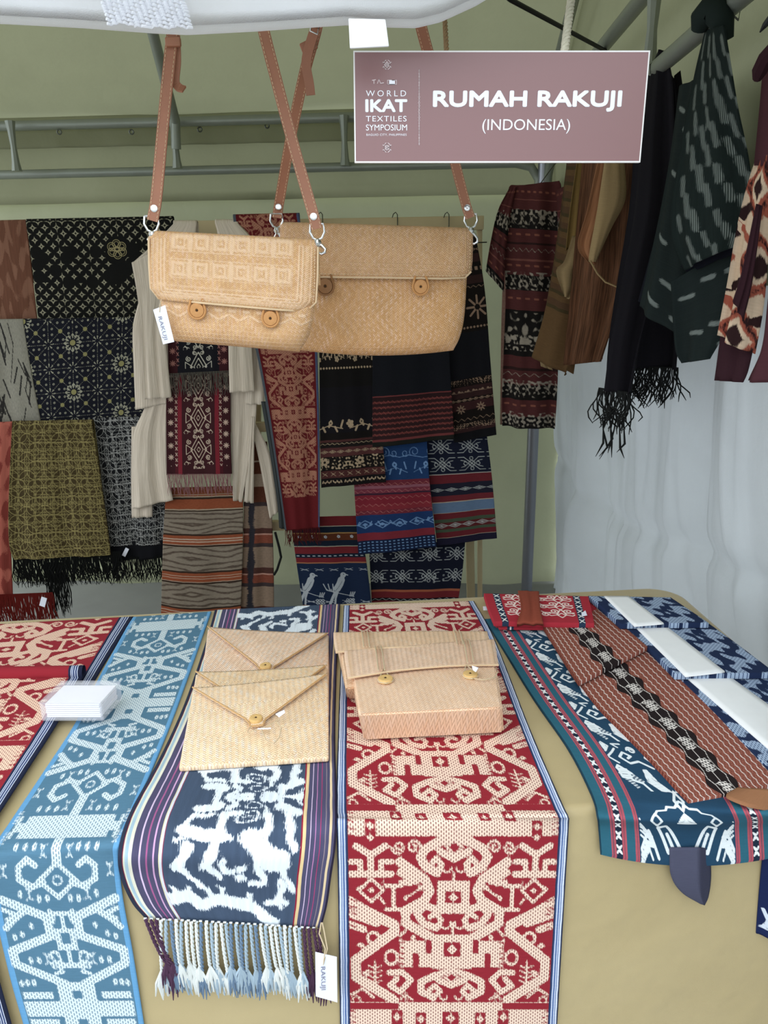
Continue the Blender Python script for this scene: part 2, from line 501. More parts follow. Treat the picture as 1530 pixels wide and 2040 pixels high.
def red_motif(x, y, W, off=0.0):
    """the red and cream panel, half of it, in units of 1300 to the width"""
    S = 1300.0 / W
    a = np.abs(x - W / 2) * S; yy = np.mod(y * S * .80 + off - 90, 1280) + 90
    m = M(a, yy)
    # big frames first
    m.line([(650, 715), (540, 780), (370, 862), (368, 905), (612, 1085), (610, 1195), (372, 1345)], 62)
    m.line([(650, 790), (480, 850)], 50); m.line([(650, 860), (560, 890)], 44)
    m.line([(335, 480), (180, 585), (148, 650), (182, 712), (300, 775), (296, 850), (120, 950)], 58)
    m.line([(330, 540), (240, 590)], 50); m.line([(330, 600), (270, 610)], 30)
    m.box(-1, 340, 82, 330).box(330, 650, 130, 330)
    m.box(312, 385, 135, 240, True).dia((350, 182), 24, 34)
    m.box(-1, 55, 145, 238, True).dia((0, 190), 34, 30).dia((0, 190), 9, 9, True)
    m.box(160, 230, 150, 240, True).dia((195, 196), 24, 32)
    m.box(483, 548, 232, 360, True).dia((515, 275), 24, 26).dia((515, 338), 24, 24)
    for k in range(6): m.line([(612, 150 + k * 36), (655, 138 + k * 36)], 9, True)
    # forked figure
    m.line([(425, 385), (515, 438), (605, 385)], 40).line([(515, 430), (515, 545)], 40)
    m.line([(388, 478), (452, 478), (452, 545)], 34).line([(642, 478), (578, 478), (578, 545)], 34).line([(388, 552), (642, 552)], 40)
    m.line([(440, 590), (440, 610)], 10)
    m.spiral((345, 392), 44, 10, 1.3, 0, 15).spiral((252, 392), 44, 10, 1.3, math.pi, 15)
    # eye and hooks
    m.line([(0, 345), (90, 358), (175, 400), (212, 452), (180, 505), (105, 545)], 54)
    m.line([(105, 545), (76, 495), (110, 458), (134, 480)], 36).line([(0, 462), (92, 415)], 44)
    m.dia((0, 394), 88, 40, True).diaring((0, 394), 48, 40, 16)
    m.line([(0, 545), (0, 600)], 16).spiral((42, 512), 30, 26, .5, 0, 14)
    # head
    m.box(-1, 102, 592, 792).box(-1, 52, 655, 728, True).dia((0, 692), 34, 26)
    m.line([(112, 570), (112, 730)], 9, True)
    m.line([(300, 690), (262, 676), (216, 640)], 15).disk((208, 634), 16).disk((300, 700), 14)
    m.line([(100, 768), (178, 742), (228, 792), (182, 856), (104, 880)], 44).line([(104, 880), (72, 832), (110, 790), (146, 812)], 32)
    m.spiral((44, 852), 34, 30, .55, 0, 14).line([(0, 850), (0, 925)], 16)
    # second band with arms
    m.box(-1, 128, 922, 1140).box(120, 335, 962, 1130)
    m.box(132, 170, 955, 1042, True).box(212, 252, 1040, 1140, True).box(-1, 55, 970, 1062, True).dia((0, 1016), 34, 34)
    for k in range(5): m.line([(308, 975 + k * 34), (350, 962 + k * 34)], 10, True)
    # second eye
    m.line([(0, 1158), (110, 1186), (196, 1226), (196, 1290), (116, 1330)], 46).line([(116, 1330), (70, 1288), (108, 1250), (142, 1280)], 32)
    m.line([(0, 1250), (84, 1215)], 40).dia((0, 1196), 74, 36, True).diaring((0, 1196), 42, 32, 14)
    m.spiral((48, 1318), 28, 24, .5, 0, 13)
    # small fillers
    m.line([(375, 635), (375, 752)], 26).line([(325, 622), (424, 622)], 24).line([(330, 766), (420, 766)], 24)
    m.diaring((512, 650), 74, 70, 20).dia((512, 650), 22, 20)
    m.line([(455, 700), (430, 730)], 16).line([(560, 620), (600, 640)], 14)
    m.ring((500, 945), 36, 20).dia((425, 930), 22, 20).dia((580, 990), 30, 20)
    m.ring((388, 1068), 38, 18, 1.15)
    m.line([(490, 1090), (490, 1240)], 12)
    for k in range(4): m.line([(446, 1120 + k * 32), (490, 1138 + k * 32), (534, 1120 + k * 32)], 10)
    m.dia((548, 1170), 26, 20)
    m.line([(400, 1165), (318, 1162), (262, 1214), (330, 1292), (396, 1250), (352, 1206)], 38)
    m.line([(300, 900), (330, 930)], 18).disk((250, 940), 16).disk((330, 960), 12)
    m.line([(570, 1270), (500, 1330)], 18).line([(570, 1270), (640, 1310)], 18).ring((610, 1350), 26, 14)
    m.line([(250, 1345), (300, 1310), (330, 1345)], 14).line([(290, 1300), (290, 1360)], 12)
    for k in range(9): m.line([(640, 705 + k * 40), (600, 720 + k * 40)], 9, True)
    m.box(0, 9e9, 1362, 1400); 
    return m.v / S

def blue_motif(x, y, W, y0=0):
    S = 1240.0 / W
    a = np.abs(x - W / 2) * S; p = 2000.0
    q = np.mod((y - y0) * S * .8, 2 * p); yy = np.where(q < p, q, 2 * p - q)
    m = M(a, yy)
    m.box(-1, 580, -60, 150).box(480, 540, 60, 160, True)
    m.box(-1, 50, 150, 440)
    m.diaring((0, 580), 190, 180, 52).ring((0, 580), 46, 24)
    m.line([(150, 600), (265, 645), (400, 565), (405, 440), (315, 365), (230, 425)], 66)
    for c in ((235, 245), (330, 245), (430, 245), (395, 720), (205, 770), (120, 770)): m.disk(c, 25, 1.8)
    def fig(cx, cy):
        m.line([(cx - 32, cy - 70), (cx, cy - 20), (cx + 32, cy - 70)], 20).line([(cx, cy - 60), (cx, cy + 40)], 18).line([(cx - 32, cy + 60), (cx, cy + 20), (cx + 32, cy + 60)], 20)
    fig(140, 290); fig(300, 725); fig(560, 480); fig(232, 1430)
    m.line([(590, 775), (160, 965), (150, 1170), (575, 1330), (570, 1480), (110, 1705)], 92)
    m.line([(380, 900), (500, 990), (590, 1080)], 70).line([(590, 880), (480, 930)], 50).line([(560, 990), (480, 960)], 50)
    for c in ((330, 1060), (440, 1150), (520, 1180)): m.disk(c, 24, 1.6)
    m.line([(118, 900), (90, 960), (100, 1020)], 44).line([(110, 930), (0, 930)], 46).line([(0, 930), (0, 1100)], 40)
    m.box(-1, 105, 1095, 1330).box(-1, 46, 1140, 1260, True)
    m.line([(0, 1330), (0, 1480)], 40).line([(120, 1360), (95, 1460), (120, 1560)], 30).line([(0, 1500), (130, 1500)], 60)
    m.spiral((150, 1390), 44, 40, .5, -2.4, 34).spiral((150, 1500), 44, 40, .5, -2.4, 34).line([(100, 1570), (180, 1590)], 40)
    for c in ((325, 1440), (410, 1440), (430, 1690), (500, 1690), (560, 1700)): m.disk(c, 25, 1.7)
    m.box(-1, 200, 1690, 2010).box(-1, 50, 1790, 1880, True).box(260, 580, 1800, 1880).box(-1, 590, 1910, 2010)
    for k in range(6): m.line([(580, 60 + k * 30), (630, 60 + k * 30)], 14)
    return m.v / S

def horse_motif(x, y, W, H):
    """white animals of the navy ikat; unit 900 to the width, measured from the lower end, mirrored every 950"""
    S = 900.0 / W
    X = x * S; Yb = (H - y) * S * .84
    q = np.mod(Yb, 1900); q = np.where(q < 950, q, 1900 - q)
    Y = 1060 - q; X = X + 320
    X = X + 10 * np.sin(Y * .021) + 7 * np.sin(Y * .05 + X * .02); Y = Y + 9 * np.sin(X * .03)
    m = M(X, Y)
    L = lambda p, w: m.line(p, w * 1.0)
    L([(450, 405), (690, 440)], 95); L([(650, 500), (610, 620)], 80); L([(600, 600), (700, 720)], 50)
    L([(470, 520), (430, 640)], 85); L([(430, 640), (560, 780)], 46); L([(700, 420), (690, 290)], 66); L([(690, 280), (790, 255)], 46)
    L([(450, 400), (480, 290), (620, 270)], 40); L([(390, 465), (560, 430)], 34)
    L([(700, 430), (760, 440)], 40)
    L([(900, 460), (1000, 560), (1090, 600)], 150); L([(955, 430), (1020, 370), (985, 280)], 56); L([(930, 560), (1000, 720)], 60)
    L([(1000, 745), (905, 765)], 44); L([(1090, 590), (1190, 790)], 46); L([(1150, 390), (1165, 500)], 60); L([(1100, 220), (1160, 370)], 60)
    m.ring((845, 440), 30, 22); m.ring((860, 300), 74, 18, .6); m.ring((880, 200), 54, 15, .5); L([(820, 300), (900, 300)], 10)
    L([(500, 230), (640, 195)], 66); L([(612, 120), (622, 220)], 56); L([(700, 100), (850, 130)], 46); L([(690, 110), (750, 190), (700, 230)], 46)
    L([(950, 130), (1100, 95), (1240, 110)], 66); m.ring((1235, 150), 36, 24); L([(1040, 200), (1190, 260)], 62); L([(1060, 130), (1050, 220)], 50)
    m.box(810, 880, 625, 675).box(810, 880, 695, 745); L([(720, 600), (740, 670), (800, 660)], 46); L([(980, 280), (960, 220)], 30)
    L([(330, 890), (450, 865), (530, 930), (640, 895), (780, 900), (870, 925), (950, 960), (1060, 1060)], 92)
    for c in ((360, 800), (470, 815), (600, 805), (690, 805), (880, 850)): L([c, (c[0] + 12, c[1] + 90)], 36)
    L([(1120, 750), (1092, 900)], 56); L([(1020, 895), (1150, 900)], 46); L([(1080, 900), (1130, 940)], 30)
    return m.v / S

def rowm(m, yc, h, pitch, kind, w=0.003, ph=0.0):
    lx = np.mod(m.x + ph, pitch) - pitch / 2; ly = m.y - yc
    idx = np.floor((m.x + ph) / pitch)
    lx = np.where(np.mod(idx, 2) > 0, -lx, lx)
    q = M(lx, ly); p = pitch / 2; g = h / 2
    if kind == 'dia': q.diaring((0, 0), p * .85, g * .95, w).dia((0, 0), p * .35, g * .4)
    elif kind == 'x': q.line([(-p * .6, -g), (p * .6, g)], w).line([(-p * .6, g), (p * .6, -g)], w).dia((0, 0), p * .3, g * .3)
    elif kind == 'zig': q.v = w / 2 - np.abs(ly - (np.abs(lx) / p - .5) * h) * .7
    elif kind == 'dash': q.box(-p * .55, p * .55, -g, g)
    elif kind == 'dot': q.disk((0, 0), g)
    elif kind == 'scroll':
        q.spiral((p * .3, 0), g * .8, g * .25, 1.2, 2.6, w).spiral((-p * .5, g * .2), g * .55, g * .2, 1.1, .4, w).line([(-p, g * .8), (-p * .2, g * .5), (p, g * .9)], w)
    elif kind == 'beast':
        q.line([(-p * .6, 0), (p * .3, g * .1)], h * .28).line([(p * .3, 0), (p * .6, -g * .7)], h * .16).line([(p * .55, -g * .7), (p * .85, -g * .6)], h * .14)
        q.line([(-p * .5, 0), (-p * .65, g * .9)], h * .13).line([(-p * .1, 0), (-p * .15, g * .9)], h * .13).line([(p * .25, 0), (p * .35, g * .9)], h * .13)
        q.line([(-p * .6, 0), (-p * .9, -g * .5), (-p * .6, -g * .8)], h * .12)
    elif kind == 'frag':
        q.v = (snoise(lx * 400 * .03 / max(h, .025) + 3, m.y * 380 * .03 / max(h, .025) + yc * 90, 17) - .40) * .0026; q.v = np.minimum(q.v, g - np.abs(ly))
    elif kind == 'leaf':
        q.line([(-p * .8, g * .6), (0, -g * .1), (p * .8, g * .4)], w)
        for k in range(5):
            cx = (-.7 + .35 * k) * p; s_ = 1 if k % 2 else -1
            q.line([(cx, g * .1), (cx + p * .12, g * .75 * s_)], w * 2.1)
        q.disk((p * .1, -g * .45), g * .32)
        q.disk((p * .1, -g * .45), g * .12, cut=True)
    elif kind == 'star':
        for k in range(4):
            c, s_ = math.cos(k * math.pi / 4), math.sin(k * math.pi / 4)
            q.line([(-c * g, -s_ * g), (c * g, s_ * g)], w)
        q.disk((0, 0), g * .25, cut=True)
    elif kind == 'net':
        q.ring((0, 0), g * .38, w).ring((0, -g * .72), g * .22, w).ring((0, g * .72), g * .22, w)
        for sx in (-1, 1):
            q.ring((sx * p * .42, 0), g * .24, w)
            for sy in (-1, 1): q.line([(0, 0), (sx * p * .5, sy * g * .9), (sx * p * .9, sy * g * .9)], w).line([(sx * p * .42, sy * g * .35), (sx * p * .75, sy * g * .5)], w)
    elif kind == 'squares':
        for dx, dy in ((0, -.7), (-.35, -.35), (.35, -.35), (-.7, 0), (.7, 0), (-.35, .35), (.35, .35), (0, .7)):
            q.box(dx * p - g * .15, dx * p + g * .15, dy * g - g * .15, dy * g + g * .15); q.box(dx * p - g * .07, dx * p + g * .07, dy * g - g * .07, dy * g + g * .07, True)
        q.ring((0, 0), g * .25, w)
    elif kind == 'flower':
        for k in range(5):
            an = k * 2 * math.pi / 5
            q.disk((math.cos(an) * g * .55, math.sin(an) * g * .55), g * .32)
        q.disk((0, 0), g * .22, cut=True)
    q.v = np.minimum(q.v, g * 1.1 - np.abs(ly))
    m.v = np.maximum(m.v, q.v); return m
def rows(x, y, spec):
    m = M(x, y)
    for s in spec: rowm(m, *s)
    return m.v
def star_batik(x, y, W, H):
    s = 0.030; a = (x + y) / s * .72; b = (x - y) / s * .72
    ia, ib = np.round(a), np.round(b); da, db = (a - ia) * s / .72, (b - ib) * s / .72
    lx, ly = (da + db) / 2, (da - db) / 2
    hsh = np.mod(np.sin(ia * 12.9898 + ib * 78.233) * 43758.5453, 1)
    yy = y / H; dens = np.clip(np.abs(yy - 0.42) * 5 - .10, 0.62, 1.2)
    r = 0.0112 * (0.80 + .34 * np.clip(np.abs(yy - .42) * 3, 0, 1))
    f = np.sqrt(np.abs(lx) / r) + np.sqrt(np.abs(ly) / r)
    v = 0.0009 - np.abs(f - 1) * r * .40
    v = np.where(hsh < dens, v, -1)
    m = M(x, y)
    c = (0.60 * W, .27 * H); e = np.hypot(x - c[0], y - c[1])
    v = np.where(e < .043, -1, v)
    for k in range(6):
        an = k * math.pi / 3 + .5
        m.ring((c[0] + .021 * math.cos(an), c[1] + .018 * math.sin(an)), .014, .0022).ring((c[0] + .021 * math.cos(an), c[1] + .018 * math.sin(an)), .008, .002)
    m.ring(c, .008, .003)
    return {'m': v, 'm2': m.v}
def net_batik(x, y, W, H):
    s = .088; X = x + .12 * y; Y_ = y + .07 * x
    i, j = np.round(X / s), np.round(Y_ / s); lx, ly = X - i * s, Y_ - j * s
    k = np.mod(i + 2 * j, 4)
    v = np.full(x.shape, -1.0); an = np.arctan2(ly, lx); rr = np.hypot(lx, ly)
    big = .0016 - np.abs(rr - .026 - .004 * np.cos(an * 8)) ; pet = np.where((np.cos(an * 12) > 0.1) & (rr < .030) & (rr > .014), .002, -1)
    sm = np.where((np.cos(an * 8) > 0) & (rr < .019) & (rr > .006), .002, -1)
    v = np.where(k == 0, np.maximum(big, pet), sm)
    dash = np.where(np.mod(rr * 160, 1) < .65, 0, -.002)
    ln = np.minimum(np.minimum(np.abs(lx), np.abs(ly)), np.minimum(np.abs(lx - ly), np.abs(lx + ly)) / 1.414)
    v = np.maximum(v, np.where(rr > .02, .0011 - ln, -1) + dash)
    hx, hy = np.abs(lx) - s / 2, np.abs(ly) - s / 2
    d2 = .0075 - np.hypot(hx, hy)
    qx, qy = np.abs(lx) - .034, np.abs(ly) - .014
    v = np.maximum(v, .0012 - np.abs(np.hypot(qx, qy) - .003))
    qx, qy = np.abs(lx) - .014, np.abs(ly) - .034
    v = np.maximum(v, .0012 - np.abs(np.hypot(qx, qy) - .003))
    return {'m': v, 'm2': np.maximum(d2, np.where((k == 0), .010 - rr, -1))}
def kawung(x, y, W, H, s=.062, wl=.0021, jit=1.0):
    X = x + .004 * jit * np.sin(y * 60); Y_ = y + .004 * jit * np.sin(x * 50 + 1)
    v = np.full(x.shape, -1.0)
    for ox, oy in ((0, 0), (.5, .5)):
        lx = np.mod(X / s + ox, 1) - .5; ly = np.mod(Y_ / s + oy, 1) - .5
        rr = np.hypot(lx, ly) * s
        v = np.maximum(v, wl * .5 - np.abs(rr - s * .5))
        v = np.maximum(v, wl * .4 - np.abs(np.abs(lx) + np.abs(ly) - .16) * s)
    for k, f in enumerate((0.0, .13, .31, .5, .58, .69, .87)):
        lx = np.abs(np.mod(X / s + f + .5, 1) - .5) * s; ly = np.abs(np.mod(Y_ / s + f * 1.1 + .5, 1) - .5) * s
        hx = np.mod(np.sin(np.floor(Y_ / s * 1.3 + k * .37) * 12.9 + k) * 437.5, 1); hy = np.mod(np.sin(np.floor(X / s * 1.3 + k * .21) * 12.9 + k) * 437.5, 1)
        v = np.maximum(v, np.where(hx > .35, wl * .42 - lx, -1)); v = np.maximum(v, np.where(hy > .35, wl * .42 - ly, -1))
    return {'m': v}
def snoise(x, y, seed=0):
    r = np.random.RandomState(seed); v = 0 * x
    for k in range(7):
        a, b, p = r.randn() , r.randn(), r.rand() * 6
        v = v + np.sin(x * a + y * b + p)
    return v / 2.6
def eyes(x, y, W, H, y0, h, seed=0):
    """long lens shapes of warp ikat, lying across"""
    t = (y - y0) / h
    w = np.abs(t - .5 + .07 * np.sin(x / W * 6 + seed)) * 2
    e = np.abs(np.mod(x / W * 1.05 + .12, 1) - .5) * 2
    k = w * 1.1 + e * .42 + .05 * snoise(x * 40, y * 60, seed + 1)
    v = np.sin(k * 13 + snoise(x * 30, y * 90, seed) * .7)
    return np.where((t > 0) & (t < 1), (v - .45) * .004, -1)

# ================================================================== SETTING
YB = 3.2
TY = R_(2.66)
_c = P(1090, 328, YB)
TO = Vector((_c.x, _c.y, 0)); TX = Vector((math.cos(TY), -math.sin(TY), 0)); TD = Vector((math.sin(TY), math.cos(TY), 0))
ZL = P(700, 330, YB).z; ZU = P(700, 230, YB).z
def tp(a, b, z): return TO + TX * a + TD * b + Vector((0, 0, z))

mat_ground = plain('ground_concrete', '8c8d8a', 0.9, var=.15, vs=6)
def canvas(name, h, trans):
    n = NT(name, 0.7, 0.3)
    v = n.obj(); nz = n.noise(v, 3.0, 5, .6)
    col = n.mix(1.0, C(h), _grey(n, n.math('MULTIPLY_ADD', nz, 0.24, c=0.88)), 'MULTIPLY'); n.color(col)
    n.bump(n.math('ADD', n.noise(v, 9, 4), n.math('MULTIPLY', n.noise(v, 900, 1), .05)), 0.35, 0.02)
    n.translucent(trans, col); return n.m
mat_roof = canvas('olive_canvas', '939476', .20)
mat_wall = canvas('grey_canvas', 'c6cbcd', .14)
mat_wallb = canvas('sage_canvas', 'b4b797', .10)
mat_white = canvas('white_canvas', 'f6f7fa', .5)
mat_khaki = None

f = MB(); f.add([(-12, -8, 0), (12, -8, 0), (12, 14, 0), (-12, 14, 0)], [(0, 1, 2, 3)])
f.build('floor', mat_ground, smooth=False, kind='structure')
RB = -1.15                                        # ridge of the roof, in depth from the back rail
def roof_z(b): return ZU + .04 + (.22 - b) * .72 if b > RB else ZU + .04 + (.22 - RB) * .72 - (RB - b) * .72
def grid_fn(name, fn, nu, nv, mat, parent=None, th=0.004, thdir=None, kind=None, us=None):
    G = np.zeros((nv, nu, 3)); uv = np.zeros((nv, nu, 2))
    for j in range(nv):
        for i in range(nu):
            u, v = i / (nu - 1), j / (nv - 1)
            G[j, i] = list(fn(u, v)); uv[j, i] = (u, v)
    o = gridmesh(name, G, uv, {}, mat, parent, th, thdir)
    if kind: o['kind'] = kind
    return o
def hang(u, k, s): return math.sin(u * k + s) * .6 + math.sin(u * k * 2.3 + s * 2) * .4
# back wall below the eave
grid_fn('wall_back', lambda u, v: tp(-3.2 + 3.50 * u, .20 + .022 * hang(u, 26, 1) * v + .012 * math.sin(v * 5 + u * 9), (ZL - .06) * (1 - v)), 120, 24, mat_wallb, kind='structure')
grid_fn('trim_1', lambda u, v: tp(-3.2 + 3.36 * u, .17 + .01 * hang(u, 20, 2) * (.3 + v), ZU + .06 - (ZU - ZL + .155) * v), 90, 8, mat_roof, kind='structure')
# right wall, hung outside the frame and spreading towards the ground
def wall_r(u, v):
    b = .19 - 3.6 * u
    top = roof_z(b)
    zl = ZL - .05
    z = zl * (1 - v)
    k = min(1, u * 2.2)
    a = .075 + .055 * k + (zl - z) * (.03 + .10 * k) + (.040 * hang(u, 34, .5) + .022 * math.sin(u * 61 + v * 3) - .018 * abs(math.sin(u * 21 + .6 * math.sin(v * 6)))) * (.2 + .8 * v) + .014 * math.sin(v * 9 + u * 14) - .030 * (math.exp(-(((u * 11 + .25 * math.sin(v * 4)) % 1 - .5) / .09) ** 2) + .7 * math.exp(-(((u * 17 + .3 * v) % 1 - .5) / .07) ** 2)) * (.25 + .75 * v) + .02 * math.exp(-((v - .62 - .05 * math.sin(u * 9)) / .02) ** 2)
    return tp(a, b, z)
grid_fn('wall_right', wall_r, 240, 90, mat_wall, kind='structure')
def gable(u, v):
    b = .19 - 3.0 * u; k = min(1, u * 2.2); top = roof_z(b)
    z = top - (top - ZL + .09 + .34 * k) * v
    return tp(.055 + .05 * k + (max(0, ZL - z) * (.03 + .10 * k)) + .010 * hang(u, 24, 1.5) * v - .012 * v * k, b, z)
grid_fn('trim_2', gable, 70, 20, mat_roof, kind='structure')
grid_fn('ceiling', lambda u, v: tp(-3.2 + 3.34 * u, .22 - 2.75 * v, roof_z(.22 - 2.75 * v) - .018 * math.sin(u * 8 + .5) ** 2 - .012 * math.sin(v * 9)), 60, 40, mat_roof, kind='structure', thdir=(0, 0, 1))

# ------------------------------------------------------------------ tent frame
mat_pipe = plain('painted_pipe', '8f948a', 0.45, .4, var=.12, vs=14)
mat_dark = plain('black_rubber', '17181a', 0.6)
fr = thing('tent_frame', tp(0, 0, 0), 'grey steel tube tent frame with truss rails and corner post behind the stall', 'tent frame')
def pipe(name, pts, r, mat=mat_pipe, parent=fr, n=10): return MB().tube(pts, r, n).build(name, mat, parent)
pipe('upper_rail', [tp(-3.0, 0, ZU), tp(.0, 0, ZU)], .018)
pipe('lower_rail', [tp(-3.0, 0, ZL), tp(-.12, 0, ZL), tp(-.06, 0, ZL - .015), tp(-.03, 0, ZL - .06), tp(-.025, 0, ZL - .16)], .017)
pipe('upper_rail', [tp(0, 0, ZU), tp(0, -2.35, ZU)], .018)
pipe('lower_rail', [tp(0, .0, ZL - .16), tp(0, -.03, ZL - .05), tp(0, -.10, ZL), tp(0, -2.35, ZL)], .017)
pipe('corner_post', [tp(-.012, -.012, 0), tp(-.012, -.012, ZU + .02)], .024, plain('galvanised_post', '989aa2', .35, .7), n=14)
pipe('front_post', [tp(.02, -2.3, 0), tp(.02, -2.3, ZU)], .02)
def strut(p):
    z0, z1 = ZL, ZU
    MB().tube([Vector((p.x, p.y, z0)), Vector((p.x, p.y, z0 + .03)), Vector((p.x, p.y, (z0 + z1) / 2)), Vector((p.x, p.y, z1 - .03)), Vector((p.x, p.y, z1))], [.02, .015, .011, .015, .02], 8).build('strut', mat_pipe, fr)
for px, py in ((26, 285), (352, 318), (686, 278)):
    q = P(px, py, YB); strut(q)
for b in (-.75, -1.35): strut(tp(0, b, 0))
q1 = P(351, 297, YB - .04); q0 = P(303, 60, YB - .42)
pipe('rafter', [q1 + (q0 - q1) * 2.6, q0, P(349, 240, YB - .05), q1], .018)
q1 = P(1088, 215, YB - .05); q0 = P(1143, 0, YB - .42)
pipe('rafter', [q1 + (q0 - q1) * 1.8, q0, q1], .018)
ZF = P(500, -75, 1.13).z
pipe('front_rail', [Vector((-1.6, 1.145, ZF)), Vector((.62, 1.105, ZF))], .016)
# the black tie between the roof and the side rail
c1 = PZ(1206, 101, ZU - .02)
tie = MB().tube([P(980, -30, 1.7), P(1018, 0, 1.75), c1], .005, 8).build('tie_cord', mat_dark)
tag(tie, 'thin black cord stretched slanting to the side rail above the brown sign', 'cord')
# grommet flap along the back eave
fl, _, _ = sheet('eave_flap', mat_roof, [tp(-2.6, .09, ZU + .0), tp(-2.6, .09, ZU - .068)], [tp(-.25, .09, ZU + .0), tp(-.25, .09, ZU - .068)], cell=.03, nv=6, fold=(.004, 9, 0))
tag(fl, 'narrow olive canvas flap with metal eyelets hanging along the back rail', 'flap')
mat_steel = plain('nickel', 'd5d5d2', 0.22, 1.0)
mat_grom = plain('dull_eyelet', '6d7068', 0.4, .9)
for px, py in ((118, 263), (262, 263), (398, 258), (532, 251)):
    q = P(px, py, YB + .075)
    MB().ring(q, (0, 1, 0), .008, .003, 14, 6).build('eyelet', mat_grom, fl)

# ------------------------------------------------------------------ table and its cloth
DEP = (T(700, 1199, 0) - _a).dot(FN)
def tb(s, t, z): return Vector((_a.x, _a.y, 0)) + _e * s + FN * t + Vector((0, 0, z))
SR = max((T(1432, 1245, 0) - _a).dot(_e), (T(1360, 1200, 0) - _a).dot(_e))
SL = -1.25
mat_ply = plain('table_board', 'b8b2a4', 0.5); mat_leg = plain('table_steel', '7a7d80', .4, .8)
tab = thing('folding_table', tb((SL + SR) / 2, DEP / 2, 0), 'folding table hidden beneath the khaki cloth', 'table')
MB().box(tb((SL + SR) / 2, DEP / 2, TZ - .022), (SR - SL) / 2 - .02, DEP / 2 - .02, .018, (_e, FN, Vector((0, 0, 1)))).build('table_top', mat_ply, tab, bevel=.004)
for s in (SL + .2, SR - .15):
    for t in (.12, DEP - .12):
        MB().tube([tb(s, t, 0), tb(s, t, TZ - .042)], .014, 10).build('leg', mat_leg, tab)
n = NT('khaki_satin', 0.42, .45)
v = n.obj(); nz = n.noise(v, 5, 4)
col = n.mix(nz, C('ab986c'), C('bba97e')); n.color(col)
n.bump(n.math('ADD', n.noise(v, 7, 3, .6), n.math('MULTIPLY', n.noise(v, 1500, 1), .03)), .35, .02)
n.b.inputs['Sheen Weight'].default_value = .15
mat_khaki = n.m
def table_cloth():
    out = []
    def arc(cs, ct, r, a0, a1, k=9):
        return [(cs + r * math.cos(a), ct + r * math.sin(a), math.cos(a), math.sin(a)) for a in np.linspace(a0, a1, k)]
    r1, r2 = .035, .07
    def lin(p, q, k): return [(p[0] + (q[0] - p[0]) * i / k, p[1] + (q[1] - p[1]) * i / k, p[2], p[3]) for i in range(1, k)]
    pts = arc(SR - r1, r1, r1, -math.pi / 2, 0); e = pts[-1]
    p2 = arc(SR - r2, DEP - r2, r2, 0, math.pi / 2); pts += lin(e, p2[0], 30) + p2; e = pts[-1]
    p3 = arc(SL + r1, DEP - r1, r1, math.pi / 2, math.pi); pts += lin(e, p3[0], 70) + p3; e = pts[-1]
    p4 = arc(SL + r1, r1, r1, math.pi, 1.5 * math.pi); pts += lin(e, p4[0], 20) + p4; e = pts[-1]
    pts += lin(e, pts[0], 90)
    N = len(pts); V = []; F = []
    prof = [(-.012, 0), (-.006, -.0016), (-.0016, -.006), (0, -.012), (.001, -.04), (.002, -.1), (.004, -.2), (.006, -.3), (.008, -.42), (.01, -.55), (.012, -.70)]
    for k, (o, dz) in enumerate(prof):
        dr = max(0, -dz - .04)
        for i, (s, t, cx, cy) in enumerate(pts):
            w = dr * .022 * (math.sin(i * .37 + 1) + .6 * math.sin(i * .83)) + (dr * .10 if abs(cx * cy) > .1 else 0)
            w = w * (.12 if cy < -.9 else 1) - (.004 if cy < -.9 else 0) * min(1, dr * 10)
            V.append(tb(s + cx * (o + w), t + cy * (o + w), TZ + dz))
    for k in range(len(prof) - 1):
        for i in range(N):
            F.append((k * N + i, k * N + (i + 1) % N, (k + 1) * N + (i + 1) % N, (k + 1) * N + i))
    F.append(tuple(range(N)))
    o = raw('tablecloth', V, F, mat_khaki)
    bm = bmesh.new(); bm.from_mesh(o.data); bmesh.ops.recalc_face_normals(bm, faces=bm.faces); bm.to_mesh(o.data); bm.free()
    o.data.polygons[-1].use_smooth = False
    return tag(o, 'plain khaki satin cloth covering the stall table to the ground', 'tablecloth')
table_cloth()

# ------------------------------------------------------------------ cloths laid on the table
CRE, RED = 'e8cdb8', '8e2630'
st = [(0, '2b3550'), (.006, 'cfd6e6'), (.012, '5b719e'), (.018, 'cfd6e6'), (.022, '5b719e'), (.028, 'd6dcea'), (.032, '5b719e'), (.038, '2b3550'), (.043, RED)]
def mirror(st, inner):
    """stripes of one edge mirrored to the other"""
    o = list(st); rev = []
    for i in range(len(st) - 1, 0, -1): rev.append((1 - st[i][0], st[i - 1][1]))
    return o + rev
def red_pat(off=0, edge=.046, flip=False, asym=None):
    def f(x, y, W, H):
        x0, x1 = (edge * W, W - edge * W) if asym is None else asym(W)
        m = red_motif(x - x0, y, x1 - x0, off)
        m = np.minimum(m, np.minimum(x - x0, x1 - x))
        return {'m': m}
    return f
DASH_RED = (.0034, .0062, .36, .55, '7d4a45')
def red_mat(name, base, dash=DASH_RED, cre=CRE, soft=.0012):
    return fab(name, base, [dict(a='m', col=cre, fuzz=.0024, soft=soft, fs=(1100, 160), dash=dash)], var=.14)

